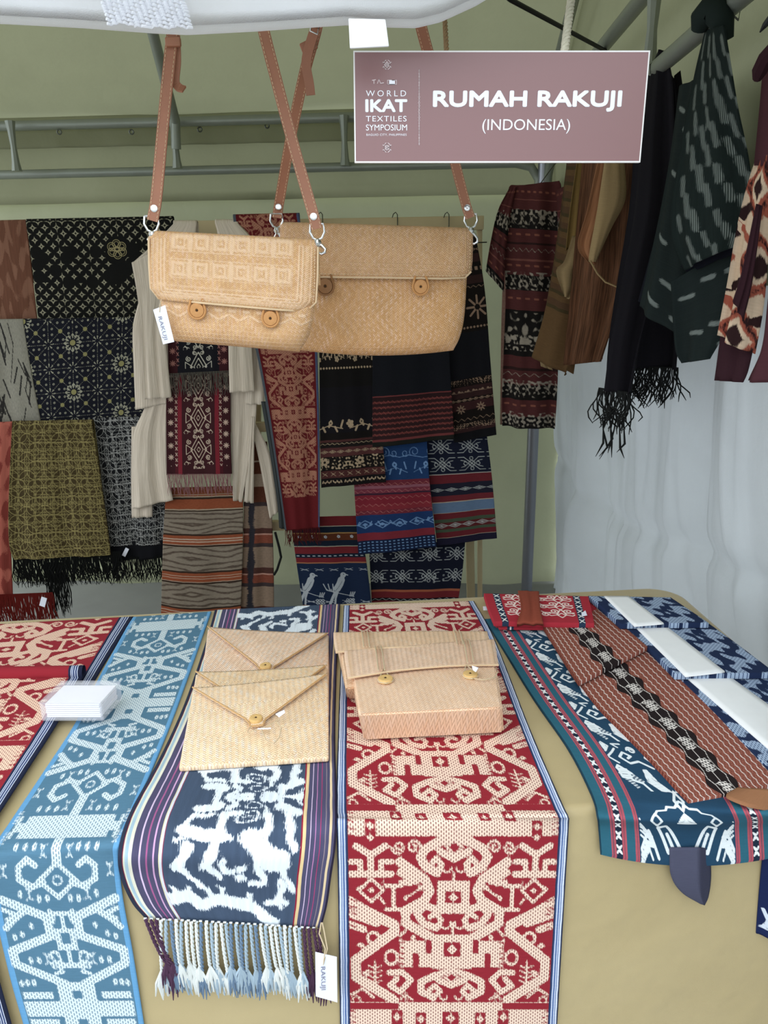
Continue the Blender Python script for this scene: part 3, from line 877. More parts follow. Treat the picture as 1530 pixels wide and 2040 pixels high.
# centre red runner
L = [T(685, 1206), T(678, 1340), T(673, 1480), T(670, 1600), T(671, 1626, .004), FR(671, 1650), FR(674, 1800), FR(678, 2060), FR(680, 2110)]
R = [T(944, 1197), T(984, 1270), T(1055, 1450), T(1118, 1596), T(1132, 1626, .004), FR(1133, 1650), FR(1124, 1800), FR(1109, 2060), FR(1107, 2110)]
W, H = dims(L, R)
S0 = 1300.0 / (W * (1 - .092))
yfold = (T(900, 1626) - T(820, 1202)).length
o, W, H = sheet('table_runner', red_mat('red_runner_cloth', ('U', mirror(st, RED), W)), L, R, cell=.0030, pat=red_pat(off=125 - yfold * S0 * .80, edge=.046))
tag(o, 'red and cream ikat runner down the middle of the table beneath the woven box clutches', 'table runner', 'patterned runners on the table')

# blue runner
L = [T(264, 1229), T(205, 1335), T(150, 1440), T(85, 1540), T(18, 1640), T(-12, 1686, .004), FR(-14, 1716), FR(-10, 1810), FR(18, 1940), FR(52, 2060), FR(62, 2100)]
R = [T(421, 1218), T(385, 1320), T(345, 1430), T(300, 1540), T(258, 1640), T(238, 1680, .004), FR(237, 1712), FR(245, 1790), FR(265, 1900), FR(290, 2060), FR(296, 2100)]
W, H = dims(L, R)
BL = '51768c'
mb_ = fab('blue_runner_cloth', ('U', [(0, '6399c2'), (.05, BL), (.955, '6399c2')], W), [dict(a='m', col='cdd8da', fuzz=.0014, soft=.0014, dash=(.0034, .007, .34, .62, '5f7f93'))], var=.12)
def blue_pat(x, y, W, H):
    e = .035 * W; m = blue_motif(x - e, y, W - 2 * e, (T(130, 1655) - T(342, 1223)).length); return {'m': np.minimum(m, np.minimum(x - e * .8, W - e * .8 - x))}
o, W, H = sheet('table_runner', mb_, L, R, cell=.0026, pat=blue_pat, th=.003)
tag(o, 'slate blue ikat runner with pale dotted figures and bright blue edges', 'table runner', 'patterned runners on the table')

# navy scarf with tassels
NV = '414f63'
L = [T(428, 1215, .004), T(408, 1285, .004), T(368, 1400, .004), T(318, 1510, .005), T(258, 1620, .008), FR(236, 1694, .012), FR(240, 1745, .012), FR(262, 1795, .010), FR(288, 1826, .010)]
R = [T(678, 1203, .004), T(672, 1300, .004), T(668, 1450, .004), T(670, 1560, .005), T(671, 1636, .008), FR(668, 1690, .012), FR(660, 1745, .012), FR(652, 1800, .010), FR(640, 1846, .010)]
W, H = dims(L, R)
PU, LI = '4d4a64', 'c9c6d2'
ls = [(0, '2a3040'), (0.0158, '7a2238'), (0.0229, 'cfd2bc'), (0.0282, '9fb8c4'), (0.0458, 'd9d6c2'), (0.0616, PU), (0.0924, 'cdb6d0'), (0.0994, PU), (0.1250, 'a05a86'), (0.1302, PU), (0.1549, 'c79cc0'), (0.1602, PU), (0.1804, 'd6cfa2'), (0.1874, 'd0d0d6'), (0.1954, '8a3850'), (0.2006, NV)]
rs_ = [(.835, '8a2238'), (.843, 'd9bf8e'), (.856, PU), (.876, 'cdb6d0'), (.881, PU), (.90, 'b87aa8'), (.905, PU), (.924, 'a03a66'), (.929, PU), (.948, '8a7a80'), (.953, PU), (.968, 'd6bf9a'), (.98, PU), (.99, '2a2438')]
mn = fab('navy_scarf_cloth', ('U', ls + rs_, W), [dict(a='m', col='dde4ea', fuzz=.0065, soft=.0018, fs=(700, 80)), ], var=.28, vscale=(160, 14))
def navy_pat(x, y, W, H):
    x0, x1 = .195 * W, .835 * W
    m = horse_motif(x - x0, y, x1 - x0, H); return {'m': np.minimum(m, np.minimum(x - x0, x1 - x) * 3)}
sc, W, H = sheet('table_scarf', mn, L, R, cell=.0030, pat=navy_pat, bow=.0, th=.003)
tag(sc, 'navy scarf with blurred white animals, purple striped edges and knotted tassels', 'scarf')
bl, br = L[-1], R[-1]
mat_wht = fab('white_yarn', 'd5d8d4', var=.25, bump=.4); mat_bluy = fab('blue_yarn', '6b8096', var=.3, bump=.4); mat_pury = fab('purple_yarn', '4d3448', var=.3, bump=.4)
mat_gyy = fab('grey_yarn', '9fb0bb', var=.35, bump=.4)
hem = MB()
p, _ = resample([bl, bl.lerp(br, .3) + Vector((0, -.001, .002)), bl.lerp(br, .7) + Vector((0, -.001, .002)), br], 60)
for i in range(0, 58, 2):
    hem.tube([Vector(p[i]) + Vector((0, -.003, 0)), Vector(p[i + 1]) + Vector((0, -.0035, .0005))], .0013, 5)
tag(hem.build('hem_stitching', mat_wht, sc), 'white running stitches along the hem', kind='stuff')
NT_ = 36
for i in range(NT_):
    t = (i + .5) / NT_; rr = random.Random(i * 7 + 1)
    a = bl.lerp(br, t) + Vector((0, -.002, .001))
    edge = t < .09 or t > .90
    ln = .072 + rr.uniform(-.006, .01); pts = []
    sway = (t - .5) * .010 + rr.uniform(-.004, .004) + (.02 if t < .09 else 0)
    mt = mat_pury if edge else (mat_wht if rr.random() < .5 else (mat_gyy if rr.random() < .6 else mat_bluy))
    mb = MB()
    for h_ in (0, math.pi):
        pts = []
        for k in range(37):
            q = k / 36; an = k * .95 + h_ + i
            pts.append(a + Vector((sway * q + .0012 * math.cos(an), -.003 - .003 * math.sin(q * 3) + .0012 * math.sin(an), -ln * q)))
        mb.tube(pts, .0015, 5)
    e = pts[-1]
    for k in range(9):
        an = k * 2.4; s = .004 + .0035 * rr.random(); l2 = .028 + .016 * rr.random()
        mb.tube([e, e + Vector((math.cos(an) * s, math.sin(an) * s * .5 - .002, -l2 * .45)), e + Vector((math.cos(an) * s * 1.1 + rr.uniform(-.003, .003), math.sin(an) * s * .5 - .002, -l2))], [.0016, .0021, .0006], 4)
    mb.build('tassel', mt, sc)

# left red cloths
st1 = [(0, RED), (.93, '232a44'), (.942, 'bfc6d6'), (.946, '3a466a'), (.953, 'bfc6d6'), (.957, '3a466a'), (.964, 'c6ccda'), (.968, '3a466a'), (.975, 'bfc6d6'), (.979, '1e2338')]
L = [T(-160, 1252), T(-250, 1400), T(-300, 1500)]; R = [T(266, 1228), T(214, 1312), T(150, 1420)]
W, H = dims(L, R)
o, _, _ = sheet('table_runner', red_mat('red_lower_cloth', ('U', st1, W), cre='eac6ae'), L, R, cell=.0034, pat=red_pat(330, asym=lambda W: (.02 * W, .925 * W)))
tag(o, 'red and cream ikat cloth on the far left, lower layer reaching the back edge', 'table runner', 'patterned runners on the table')
L = [T(-230, 1350, .010), T(-330, 1460, .010), T(-430, 1640, .010), T(-440, 1692, .010), FR(-430, 1740, .012), FR(-400, 2100, .012)]
R = [T(168, 1343, .010), T(114, 1440, .010), T(50, 1540, .010), T(-36, 1675, .010), FR(-44, 1712, .012), FR(-28, 1850, .012), FR(28, 2060, .012), FR(36, 2100, .012)]
W, H = dims(L, R)
o, _, _ = sheet('table_runner', red_mat('red_upper_cloth', ('U', st1, W), cre='ecc7ae'), L, R, cell=.0034, pat=red_pat(700, asym=lambda W: (.02 * W, .925 * W)))
tag(o, 'red and cream ikat cloth folded over on the far left beneath the card box', 'table runner', 'patterned runners on the table')
# its rolled fold
n_ = MB(); A_ = L[0]; B_ = R[0]
ring = []
mroll = fab('rolled_edge_cloth', ('U', st1, W), [], var=.15)
fo = grid_fn('rolled_fold', lambda u, v: A_.lerp(B_, u) + FN * (.012 * math.cos(v * 2 * math.pi)) + Vector((0, 0, .004 + .012 * math.sin(v * 2 * math.pi))), 60, 16, mroll, o, th=0)
ul = fo.data.uv_layers['UVMap']; arr = np.empty(len(ul.data) * 2, dtype=np.float32); ul.data.foreach_get('uv', arr); arr = arr.reshape(-1, 2); arr[:, 0] *= W; ul.data.foreach_set('uv', arr.ravel())
fo['label'] = 'rolled fold at the end of the cloth'

# teal songket
def songket(x, y, W, H):
    m = M(x / W * 1500 - 750, (H - y) / W * 1500 * .74)
    a = M(np.abs(m.x), m.y); c = a
    # lower end border, measured upwards from the hem
    for k in range(5):
        c.line([(420 - k * 22, 0), (300 + k * 8, 150 - k * 26), (420 - k * 10, 250 - k * 44)], 13) if k < 3 else None
    c.line([(20, 10), (180, 260), (250, 230), (170, 60), (120, 70), (175, 175)], 24)
    c.line([(250, 20), (330, 200), (420, 20)], 20).line([(300, 10), (350, 120), (390, 10)], 14).line([(360, 190), (420, 320), (400, 340)], 20).line([(300, 90), (420, 330)], 14)
    c.line([(20, 0), (0, 60)], 14)
    c.line([(0, 560), (60, 500), (130, 500), (150, 460), (230, 440), (260, 380)], 18).diaring((255, 330), 44, 70, 16).diaring((0, 560), 40, 90, 16)
    for k in range(7): c.line([(0, 440), (k * 14, 300)], 7)
    for dx, dy in ((0, 0), (46, 0), (-46, 0), (0, 62), (0, -62), (23, 30), (-23, 30)): c.diaring((520 + dx, 480 + dy), 42, 52, 16)
    # repeating winged beasts further up
    yy = np.mod((m.y - 640) / .7, 780); b = M(np.abs(m.x) / .7, np.where(m.y > 640, yy, -9e3))
    for k in range(9): b.line([(20 + k * 15, 20), (120 + k * 17, 150), (170 + k * 6, 330)], 8)
    b.line([(250, -20), (330, 120), (420, 150), (560, 330), (520, 380), (400, 260)], 26)
    for k in range(8): b.line([(345 + k * 26, 120 + k * 28), (300 + k * 26, 150 + k * 28)], 12); b.line([(400 + k * 18, 60 + k * 30), (440 + k * 20, 40 + k * 30)], 11)
    b.box(430, 560, 180, 330).box(450, 540, 200, 215, True).box(450, 540, 235, 250, True).box(450, 540, 270, 285, True)
    b.line([(60, 360), (200, 460), (330, 420), (420, 520), (340, 600), (260, 540), (320, 500)], 26).line([(0, 420), (80, 520), (0, 620)], 22)
    b.line([(480, 420), (580, 520), (480, 600), (420, 660)], 22).line([(540, 640), (600, 580)], 18).spiral((200, 640), 60, 14, 1.4, 0, 18)
    for dx, dy in ((0, 0), (34, 0), (-34, 0), (0, 40), (0, -40)): b.diaring((545 + dx, 700 + dy), 30, 34, 13)
    b.line([(360, 680), (420, 740), (300, 740)], 18)
    cv = np.maximum(a.v + 1.0, b.v * .7 + 2.2); cv = np.minimum(cv, 405 - np.abs(m.x))
    q = M(np.abs(m.x) - 636, np.mod(m.y, 130) - 65)
    for sx in (-1, 1): q.line([(sx * 10, 10), (sx * 22, 42)], 17).line([(sx * 10, -10), (sx * 22, -42)], 17)
    s = W / 1500
    return {'m': cv * s, 'm2': q.v * s}
L = [T(966, 1233, .004), T(1012, 1308, .005), T(1064, 1392, .005), T(1132, 1490, .005), T(1178, 1580, .005), T(1190, 1624, .006), FR(1193, 1648, .010), FR(1197, 1698, .012)]
R = [T(1186, 1222, .004), T(1262, 1308, .005), T(1340, 1392, .005), T(1430, 1490, .005), T(1510, 1580, .005), T(1540, 1624, .006), FR(1542, 1648, .010), FR(1546, 1704, .012)]
W, H = dims(L, R)
TE, RS, DK = '2f6273', 'b05560', '1d2b3c'
ts = [(0, '1d3a48'), (.006, TE), (.082, RS), (.092, '7c4a58'), (.096, RS), (.106, DK), (.132, RS), (.142, '7c4a58'), (.146, RS), (.155, TE), (.192, RS), (.2, '7c4a58'), (.204, RS), (.212, '24445c')]
ts = [(0, '1d3a48'), (.006, TE), (.065, RS), (.074, '7c4a58'), (.079, RS), (.090, DK), (.127, RS), (.137, '7c4a58'), (.142, RS), (.154, TE), (.203, RS), (.211, '7c4a58'), (.216, RS), (.226, '24445c')]
def songket2(x, y, W, H):
    X = x / W
    q = M((np.abs(X - .5) - .3915) * W, np.mod((H - y), .021) - .0105)
    for sx in (-1, 1): q.line([(sx * .0012, .0014), (sx * .0030, .0058)], .0028).line([(sx * .0012, -.0014), (sx * .0030, -.0058)], .0028)
    return {'m': songket(x, y, W, H)['m'], 'm2': q.v}
mt = fab('teal_songket', ('U', mirror(ts, ''), W), [dict(a='m', col='e3e9ea', soft=.0007), dict(a='m2', col='eef0ee', soft=.0007)], var=.12, bump=.4, thread=900)
o, _, _ = sheet('table_runner', mt, L, R, cell=.0021, pat=songket2, th=.004, bow=.016, bowp=14)
tag(o, 'teal brocade runner with white winged motifs and thin red stripes, lapping over the table front', 'table runner', 'patterned runners on the table')

# rust folded cloths with black flower band
def rust_pat(x, y, W, H):
    X = x / W
    band = .0165 * 1.0 + .004 * np.sin(y * 2 * math.pi / .058)
    cx = W * .46
    m2 = band * W / .13 - np.abs(x - cx)
    q = M(x - cx, np.mod(y, .058) - .029)
    hx = []
    for j in range(-2, 3):
        for i in range(-1, 2):
            q.ring((i * .0062 + (.0031 if j % 2 else 0), j * .0062), .0027, .0016)
    q.line([(-.020, -.029), (-.015, -.012), (-.015, .012), (-.020, .029)], .0018).line([(.020, -.029), (.015, -.012), (.015, .012), (.020, .029)], .0018)
    q.line([(0, -.029), (0, -.018), (-.012, -.014)], .0016).line([(0, .029), (0, .018), (.012, .014)], .0016)
    wig = .0011 - np.abs(np.mod(x + .0011 * np.sin(y * 420), .0125) - .00625)
    wig = np.where(m2 > 0, -1, wig)
    return {'m': np.maximum(q.v, -1), 'm2': m2, 'm3': wig, 'one': np.where(m2 > 0, -1.0, 1.0)}
mr = fab('rust_ikat', '8a5143', [dict(a='one', col='94594a', dash=(.0031, .0085, .42, .72, '6a3328')), dict(a='one', col='94594a', op=.0), dict(a='m3', col='e0d3ca', soft=.0009), dict(a='m2', col='221a1a', fuzz=.0008), dict(a='m', col='e6ded6', soft=.0008)], var=.5, vscale=(420, 150), bump=.3)
def on_mid(pl, t): return pl
Lp = [(1082, 1247), (1172, 1384), (1284, 1500), (1372, 1596)]; Rp = [(1170, 1190), (1292, 1290), (1425, 1420), (1552, 1560)]
def seg(pts, a, b, dz0, dz1, k=5):
    p, _ = resample([Vector((x, y, 0)) for x, y in pts], 101, True)
    idx = np.linspace(a * 100, b * 100, k)
    return [T(np.interp(i, range(101), p[:, 0]), np.interp(i, range(101), p[:, 1]), dz0 + (dz1 - dz0) * (j / (k - 1))) for j, i in enumerate(idx)]
# front one, then the one behind that lies on it
for nm, a, b, z0, z1, lab in (('folded_cloth', .22, 1.0, .010, .010, 'rust dotted folded cloth with black flower band, front one ending by a tan tie'),
                              ('folded_cloth', .0, .29, .017, .022, 'rust dotted folded cloth with black flower band, rear one behind the red bundle')):
    L = seg(Lp, a, b, z0, z1); R = seg(Rp, a, b, z0, z1)
    o, W, H = sheet(nm, mr, L, R, cell=.0020, pat=rust_pat, th=.008)
    tag(o, lab, 'cloth', 'rust folded cloths')
tn = fab('tan_cotton', '96694a', var=.1)
L = [T(1448, 1580, .012), T(1450, 1588, .016), T(1490, 1604, .018), T(1532, 1612, .010)]; R = [T(1470, 1568, .012), T(1495, 1570, .020), T(1530, 1572, .020), T(1552, 1580, .012)]
o, _, _ = sheet('cloth_tie', tn, L, R, cell=.004, th=.003)
tag(o, 'tan cotton tie end peeking from beneath the front rust cloth', 'tie')

# navy folded cloths with a white band
def navyfold(x, y, W, H):
    q1 = snoise(x * 230, y * 90, 5) ; v = np.sin((x / W * 16 + y * 75) + 1.5 * q1)
    m = M(x, np.mod(y, .12))
    return {'m': (v - .05) * .004}
mnv = fab('navy_folded_ikat', '1f2c4a', [dict(a='m', col='9fb0c6', fuzz=.002, soft=.0012, dash=(.0034, .007, .38, .55, '33456a'))], var=.15)
mwb = plain('white_band_cotton', 'f1f1ef', .8, var=.04, vs=40)
cuts = (([(1335, 1334), (1424, 1420), (1500, 1500), (1570, 1570)], [(1535, 1336), (1600, 1390), (1680, 1460), (1750, 1530)], .010, .012, ((1356, 1338), (1534, 1492), (1434, 1333), (1612, 1462)), 'navy ikat cloth folded under a white band, nearest of its row'),
        ([(1224, 1232), (1284, 1282), (1345, 1343)], [(1398, 1232), (1470, 1284), (1545, 1341)], .020, .022, ((1258, 1240), (1366, 1346), (1314, 1237), (1444, 1337)), 'navy ikat cloth folded under a white band, middle of its row'),
        ([(1172, 1187), (1204, 1214), (1236, 1243)], [(1336, 1190), (1372, 1214), (1412, 1241)], .030, .032, ((1204, 1187), (1264, 1246), (1252, 1187), (1322, 1241)), 'navy ikat cloth folded under a white band, rearmost by the curtain'))
for pl, pr, z0, z1, q, lab in cuts:
    L = [T(*p, z0 + (z1 - z0) * i / (len(pl) - 1)) for i, p in enumerate(pl)]; R = [T(*p, z0 + (z1 - z0) * i / (len(pr) - 1)) for i, p in enumerate(pr)]
    o, W, H = sheet('folded_cloth', mnv, L, R, cell=.0030, pat=navyfold, th=.010)
    tag(o, lab, 'cloth', 'navy folded cloths with white bands')
    bnd, _, _ = sheet('paper_band', mwb, [T(*p, z0 + (z1 - z0) * i + .003) for i, p in enumerate(q[:2])], [T(*p, z0 + (z1 - z0) * i + .003) for i, p in enumerate(q[2:])], cell=.01, parent=o, th=.003)
    bnd['label'] = 'broad white cotton band around the cloth'; bnd.name = 'cotton_band'

# red bundle with a rust sash
def bundle(x, y, W, H):
    m = M(x, y)
    c = np.minimum(x - .17 * W, .83 * W - x)
    a = M(np.abs(x - W * .30) , y); b = M(np.abs(x - W * .70), y)
    for q, in ((a,), (b,)):
        for cy in (.010, .045, .080):
            q.spiral((.014, cy), .011, .002, 1.6, .5, .0028).spiral((.032, cy + .014), .010, .002, 1.5, 3.5, .0028)
            q.line([(0, cy - .01), (.010, cy + .016), (.022, cy + .02), (.040, cy)], .0028).diaring((0, cy + .018), .008, .01, .0024)
    v = np.minimum(np.maximum(a.v, b.v), c)
    xs = M(np.where(x < W / 2, x - .115 * W, x - .885 * W), np.mod(y, .022) - .011)
    xs.line([(-.005, -.007), (.005, .007)], .0026).line([(-.005, .007), (.005, -.007)], .0026)
    return {'m': v, 'm2': xs.v}
L = [T(964, 1182, .030), T(972, 1208, .030), T(984, 1238, .028)]; R = [T(1172, 1188, .030), T(1178, 1212, .030), T(1184, 1242, .028)]
W, H = dims(L, R)
RB_ = 'a52f3a'
mbun = fab('red_brocade', ('U', [(0, RB_), (.085, '27364a'), (.15, RB_), (.85, '27364a'), (.915, RB_)], W), [dict(a='m', col='ecd9cf', soft=.0008), dict(a='m2', col='e4e4e0', soft=.0008)], var=.1)
bn = thing('folded_cloth_bundle', (L[1] + R[1]) / 2, 'folded red brocade bundle tied with a rust sash at the back of the table', 'cloth bundle')
o, W, H = sheet('upper_fold', mbun, L, R, cell=.0018, pat=bundle, parent=bn, th=.010)
for k, (dx, dz) in enumerate(((8, .018), (2, .008))):
    o, _, _ = sheet('lower_fold', mbun, [T(966 + dx, 1186, dz), T(986 + dx, 1246 + k, dz)], [T(1176 + dx, 1192, dz), T(1194 + dx - 4, 1248, dz)], cell=.004, pat=bundle, parent=bn, th=.009)
msash = fab('rust_sash_cloth', '8a4433', var=.15)
o, _, _ = sheet('sash', msash, [T(1032, 1176, .032), T(1038, 1210, .037), T(1030, 1240, .034), T(1034, 1247, .012)], [T(1074, 1178, .032), T(1076, 1208, .038), T(1082, 1240, .034), T(1084, 1249, .012)], cell=.003, parent=bn, th=.004, fold=(.0015, 2, 0))
o['label'] = 'rust coloured cotton sash'
mat_tag = plain('tag_card', 'e9eaf4', .6)
MB().box8([T(1158, 1222, .032), T(1166, 1216, .033), T(1170, 1226, .033), T(1160, 1228, .032)] + [T(1158, 1222, .034), T(1166, 1216, .035), T(1170, 1226, .035), T(1160, 1228, .034)]).build('price_tag', mat_tag, bn, smooth=False)
MB().box8([T(962, 1208, .012), T(969, 1208, .012), T(971, 1216, .012), T(963, 1216, .012), T(962, 1208, .014), T(969, 1208, .014), T(971, 1216, .014), T(963, 1216, .014)]).build('care_label', mat_tag, bn, smooth=False)

# indigo sash loop under the teal runner, and a navy cloth end
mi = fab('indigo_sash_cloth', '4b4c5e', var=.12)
sl = thing('sash_loop', FR(1370, 1745, .012), 'dusky indigo sash end folded to a point below the teal runner', 'sash')
o, _, _ = sheet('sash_front', mi, [FR(1334, 1690, .012), FR(1337, 1745, .014), FR(1358, 1778, .014), FR(1395, 1801, .012)], [FR(1394, 1690, .016), FR(1394, 1740, .020), FR(1396, 1780, .018), FR(1402, 1803, .014)], cell=.004, parent=sl)
o, _, _ = sheet('sash_side', fab('indigo_sash_shade', '3a3b4c', var=.12), [FR(1394, 1690, .016), FR(1394, 1740, .020), FR(1396, 1780, .018), FR(1402, 1803, .014)], [FR(1414, 1690, .006), FR(1417, 1745, .008), FR(1412, 1785, .010), FR(1404, 1804, .013)], cell=.004, parent=sl)  # same sash cloth; shade of the turned side painted as a darker colour
def endm(x, y, W, H):
    q = M(np.mod(x, .05) - .014, y - H + .03); q.line([(-.008, -.02), (.004, .012)], .005).line([(.006, -.02), (-.006, .012)], .005).line([(-.012, .014), (.012, .014)], .004); return {'m': q.v}
o, _, _ = sheet('hanging_cloth', fab('deep_navy_cloth', '19244a', [dict(a='m', col='cfd6e0')], var=.12), [FR(1530, 1640, .008), FR(1520, 1740, .008), FR(1511, 1866, .008)], [FR(1660, 1640, .008), FR(1660, 1740, .008), FR(1655, 1876, .008)], cell=.0035, pat=endm, fold=(.004, 2, 1))
tag(o, 'deep navy cloth with a white woven end hanging off the front right of the table', 'cloth')

# ================================================================== THE WOODEN RACK AND ITS CLOTHS
mat_wood = plain('pine_wood', 'c9b68e', .6, var=.12, vs=9)
rk = thing('display_rack', P(430, 1150, 2.9), 'pale pine rack with rails and slanted legs carrying the hanging cloths behind the table', 'rack')
def bar(nm, x0, y0, x1, y1, Y, h, d, parent=rk, mat=mat_wood):
    a, b = P(x0, y0, Y), P(x1, y1, Y)
    t = (b - a).normalized(); up = Vector((0, 1, 0)).cross(t).normalized()
    if up.z < 0: up = -up
    return MB().box((a + b) / 2, (b - a).length / 2, d / 2, h / 2, (t, Vector((0, 1, 0)), up)).build(nm, mat, parent, bevel=.002)
YR = 2.90
bar('top_rail', -300, 466, 963, 444, YR, .046, .03)
bar('rail', -300, 652, 500, 642, 2.85, .035, .025)
bar('rail', -300, 858, 532, 850, 2.80, .035, .025)
bar('rail', -300, 1060, 566, 1046, 2.82, .036, .03)
bar('rail', 600, 640, 955, 634, 2.80, .03, .025)
bar('rail', 600, 884, 955, 880, 2.78, .03, .025)
def leg(px0, py0, px1, py1, Ya, Yb_, w):
    a, b = P(px0, py0, Ya), P(px1, py1, Yb_); t = (b - a).normalized(); sx = Vector((1, 0, 0)); sx = (sx - t * sx.dot(t)).normalized()
    b = a + (b - a) * ((a.z) / (a.z - b.z))
    MB().box((a + b) / 2, w / 2, .013, (b - a).length / 2, (sx, t.cross(sx), t)).build('leg', mat_wood, rk, bevel=.002)
leg(955, 436, 956, 1190, 2.93, 2.93, .018); leg(925, 450, 938, 1190, 2.96, 3.06, .034); leg(-150, 450, -150, 1190, 2.93, 2.93, .03); leg(512, 450, 512, 1100, 2.92, 2.92, .03)

def hangcloth(lab, mat, L, R, Y, pat=None, group=None, cell=.0042, over=.010, fold=(.005, 2, 0), name='hanging_cloth', th=.003, bow=0, drop=.2, Yr=None):
    Lp = YY(L, Y); Rp = YY(R, Yr or Y)
    o, W, H = sheet(name, mat, Lp, Rp, cell=cell, pat=pat, fold=fold, over=over, th=th, bow=bow, drop=drop)
    tag(o, lab, 'cloth', group); return o, W, H
G1 = 'textiles hanging on the rack'
def wh(L, R, Y): return dims(YY(L, Y), YY(R, Y))

# --- left part of the rack, top row
def warp(x, y, W, H): return {'m': (snoise(x * 130, y * 22, 3) + .9 * np.sin(y * 60 + snoise(x * 160, y * 3, 4) * 2) - .3) * .004}
hangcloth('brown vertical ikat cloth at the top left end of the rack', fab('brown_warp_ikat', '6a4535', [dict(a='m', col='8a6350', fuzz=.004, op=.7)], var=.3, vscale=(300, 10)), [(-70, 446), (-60, 648)], [(52, 443), (75, 648)], 2.84, warp, G1, fold=(.002, 2, 1))
LS, RS2 = [(51, 442), (60, 500), (77, 648)], [(344, 436), (350, 520), (356, 648)]
hangcloth('black batik cloth scattered with small outlined stars, one yellowish flower', fab('black_star_batik', '131311', [dict(a='m', col='a29c84', soft=.0010), dict(a='m2', col='a0946c', soft=.001)], var=.2), LS, RS2, 2.84, star_batik, G1, cell=.0017, fold=(.003, 2, 2))
# second row
def slash(x, y, W, H):
    m = M(x, y); r = np.random.RandomState(4)
    for k in range(46):
        cx, cy = r.rand() * W, r.rand() * H; dx = (.012 + .01 * r.rand()) * (1 if (int(cy / .1) + k) % 2 else -1)
        m.line([(cx, cy), (cx + dx, cy + .05 + .04 * r.rand())], .0035 + .003 * r.rand())
    for cy in (.27, .285): m.line([(0, cy * H / .4), (W * .25, cy * H / .4)], .004)
    return {'m': m.v}
hangcloth('grey ikat cloth with dark slanting dashes at the left end of the rack', fab('grey_dash_ikat', '8b877a', [dict(a='m', col='2c2a28', fuzz=.003, dash=None)], var=.5, vscale=(420, 90)), [(-70, 643), (-60, 856)], [(46, 641), (62, 740), (84, 856)], 2.79, slash, G1, fold=(.003, 2, 0))
hangcloth('dark navy batik cloth with dotted rosettes joined by fine lines', fab('navy_rosette_batik', '15161f', [dict(a='m', col='9a9784', soft=.0012), dict(a='m2', col='8b8558', soft=.0012)], var=.2), [(45, 641), (62, 740), (83, 856)], [(330, 636), (336, 740), (345, 856)], 2.79, net_batik, G1, cell=.0021, fold=(.003, 2, 1))
# third row
o, _, _ = hangcloth('faded red ikat shawl with red fringe at the lower left end of the rack', fab('faded_red_ikat', 'a45a4c', [dict(a='m', col='6d2722', fuzz=.005, op=.8)], var=.25, vscale=(300, 16)), [(-90, 850), (-90, 1205)], [(24, 846), (18, 1000), (24, 1210)], 2.74, warp, G1, fold=(.006, 2, 1))
fringe('fringe', fab('red_yarn', '7a2a25', var=.3), P(-40, 1186, 2.73), P(104, 1180, 2.73), 150, .125, .0022, o, seed=3)
MB().box(P(86, 1199, 2.70), .011, .001, .020, (Vector((.9, 0, -.35)), Vector((0, 1, 0)), Vector((.35, 0, .9)))).build('price_tag', mat_tag, o, smooth=False)
o, _, _ = hangcloth('olive batik shawl with interlaced circles and dark fringe', fab('olive_circle_batik', '3d321c', [dict(a='m', col='84784c', soft=.0013)], var=.3, vscale=(40, 40)), [(24, 845), (17, 1000), (18, 1085), (28, 1116)], [(183, 842), (200, 950), (215, 1060), (220, 1106)], 2.72, lambda x, y, W, H: kawung(x, y, W, H, .070, .0024, .4), G1, cell=.0021, fold=(.006, 2, 0))
mblk = fab('black_yarn', '1c1d1c', var=.3)
fringe('fringe', mblk, P(24, 1106, 2.735), P(240, 1098, 2.735), 330, .118, .0019, o, seed=5, wav=.016)
fringe('fringe', mblk, P(86, 1120, 2.74), P(128, 1120, 2.74), 60, .20, .0018, o, seed=6, wav=.012)
o, _, _ = hangcloth('black and white batik shawl of fine checks with black fringe', fab('black_check_batik', '17171a', [dict(a='m', col='9b9a96', soft=.0012)], var=.25), [(182, 838), (200, 950), (215, 1060), (218, 1088)], [(338, 834), (336, 950), (332, 1085)], 2.76, lambda x, y, W, H: kawung(x + .02, y, W, H, .060, .0020, .4), G1, cell=.0021, fold=(.006, 2, 2))
oo, _, _ = sheet('black_border', fab('black_border_cloth', '101014', var=.2), YY([(216, 1080), (222, 1118)], 2.765), YY([(334, 1076), (330, 1112)], 2.765), cell=.01, parent=o, fold=(.006, 2, 2))
fringe('fringe', mblk, P(222, 1112, 2.765), P(330, 1106, 2.765), 90, .10, .0018, o, seed=8, wav=.016)
MB().box(P(250, 1100, 2.75), .007, .001, .018, (Vector((.85, 0, -.5)), Vector((0, 1, 0)), Vector((.5, 0, .85)))).build('price_tag', mat_tag, o, smooth=False)

# --- sleeveless cream tops with patterned scarves between
mcr = crinkle('cream_crinkle_cotton', 'd8cab8', 230, 'c4b6a4', .7)
def garment(name, lab, cat, loc, group=None): return thing(name, loc, lab, cat, group)
v1 = garment('sleeveless_top', 'cream crinkled sleeveless top hanging open behind the small woven bag, upper one', 'top', P(400, 650, 2.68), 'cream crinkled tops')
def gp(nm, mat, L, R, Y, par, cell=.008, fold=(.004, 2, 0), th=.003, pat=None, Yr=None, bulge=None, over=0):
    o, W, H = sheet(nm, mat, YY(L, Y), YY(R, Yr or Y), cell=cell, pat=pat, parent=par, fold=fold, th=th, bulge=bulge, over=over); return o
gp('front_panel', mcr, [(262, 523), (272, 580), (280, 645), (284, 720), (287, 796)], [(345, 480), (352, 560), (330, 640), (334, 720), (341, 792)], 2.655, v1)
gp('back_panel', mcr, [(276, 600), (264, 655), (266, 740), (269, 817)], [(420, 600), (420, 660), (420, 740), (420, 785)], 2.70, v1, fold=(.003, 3, 1))
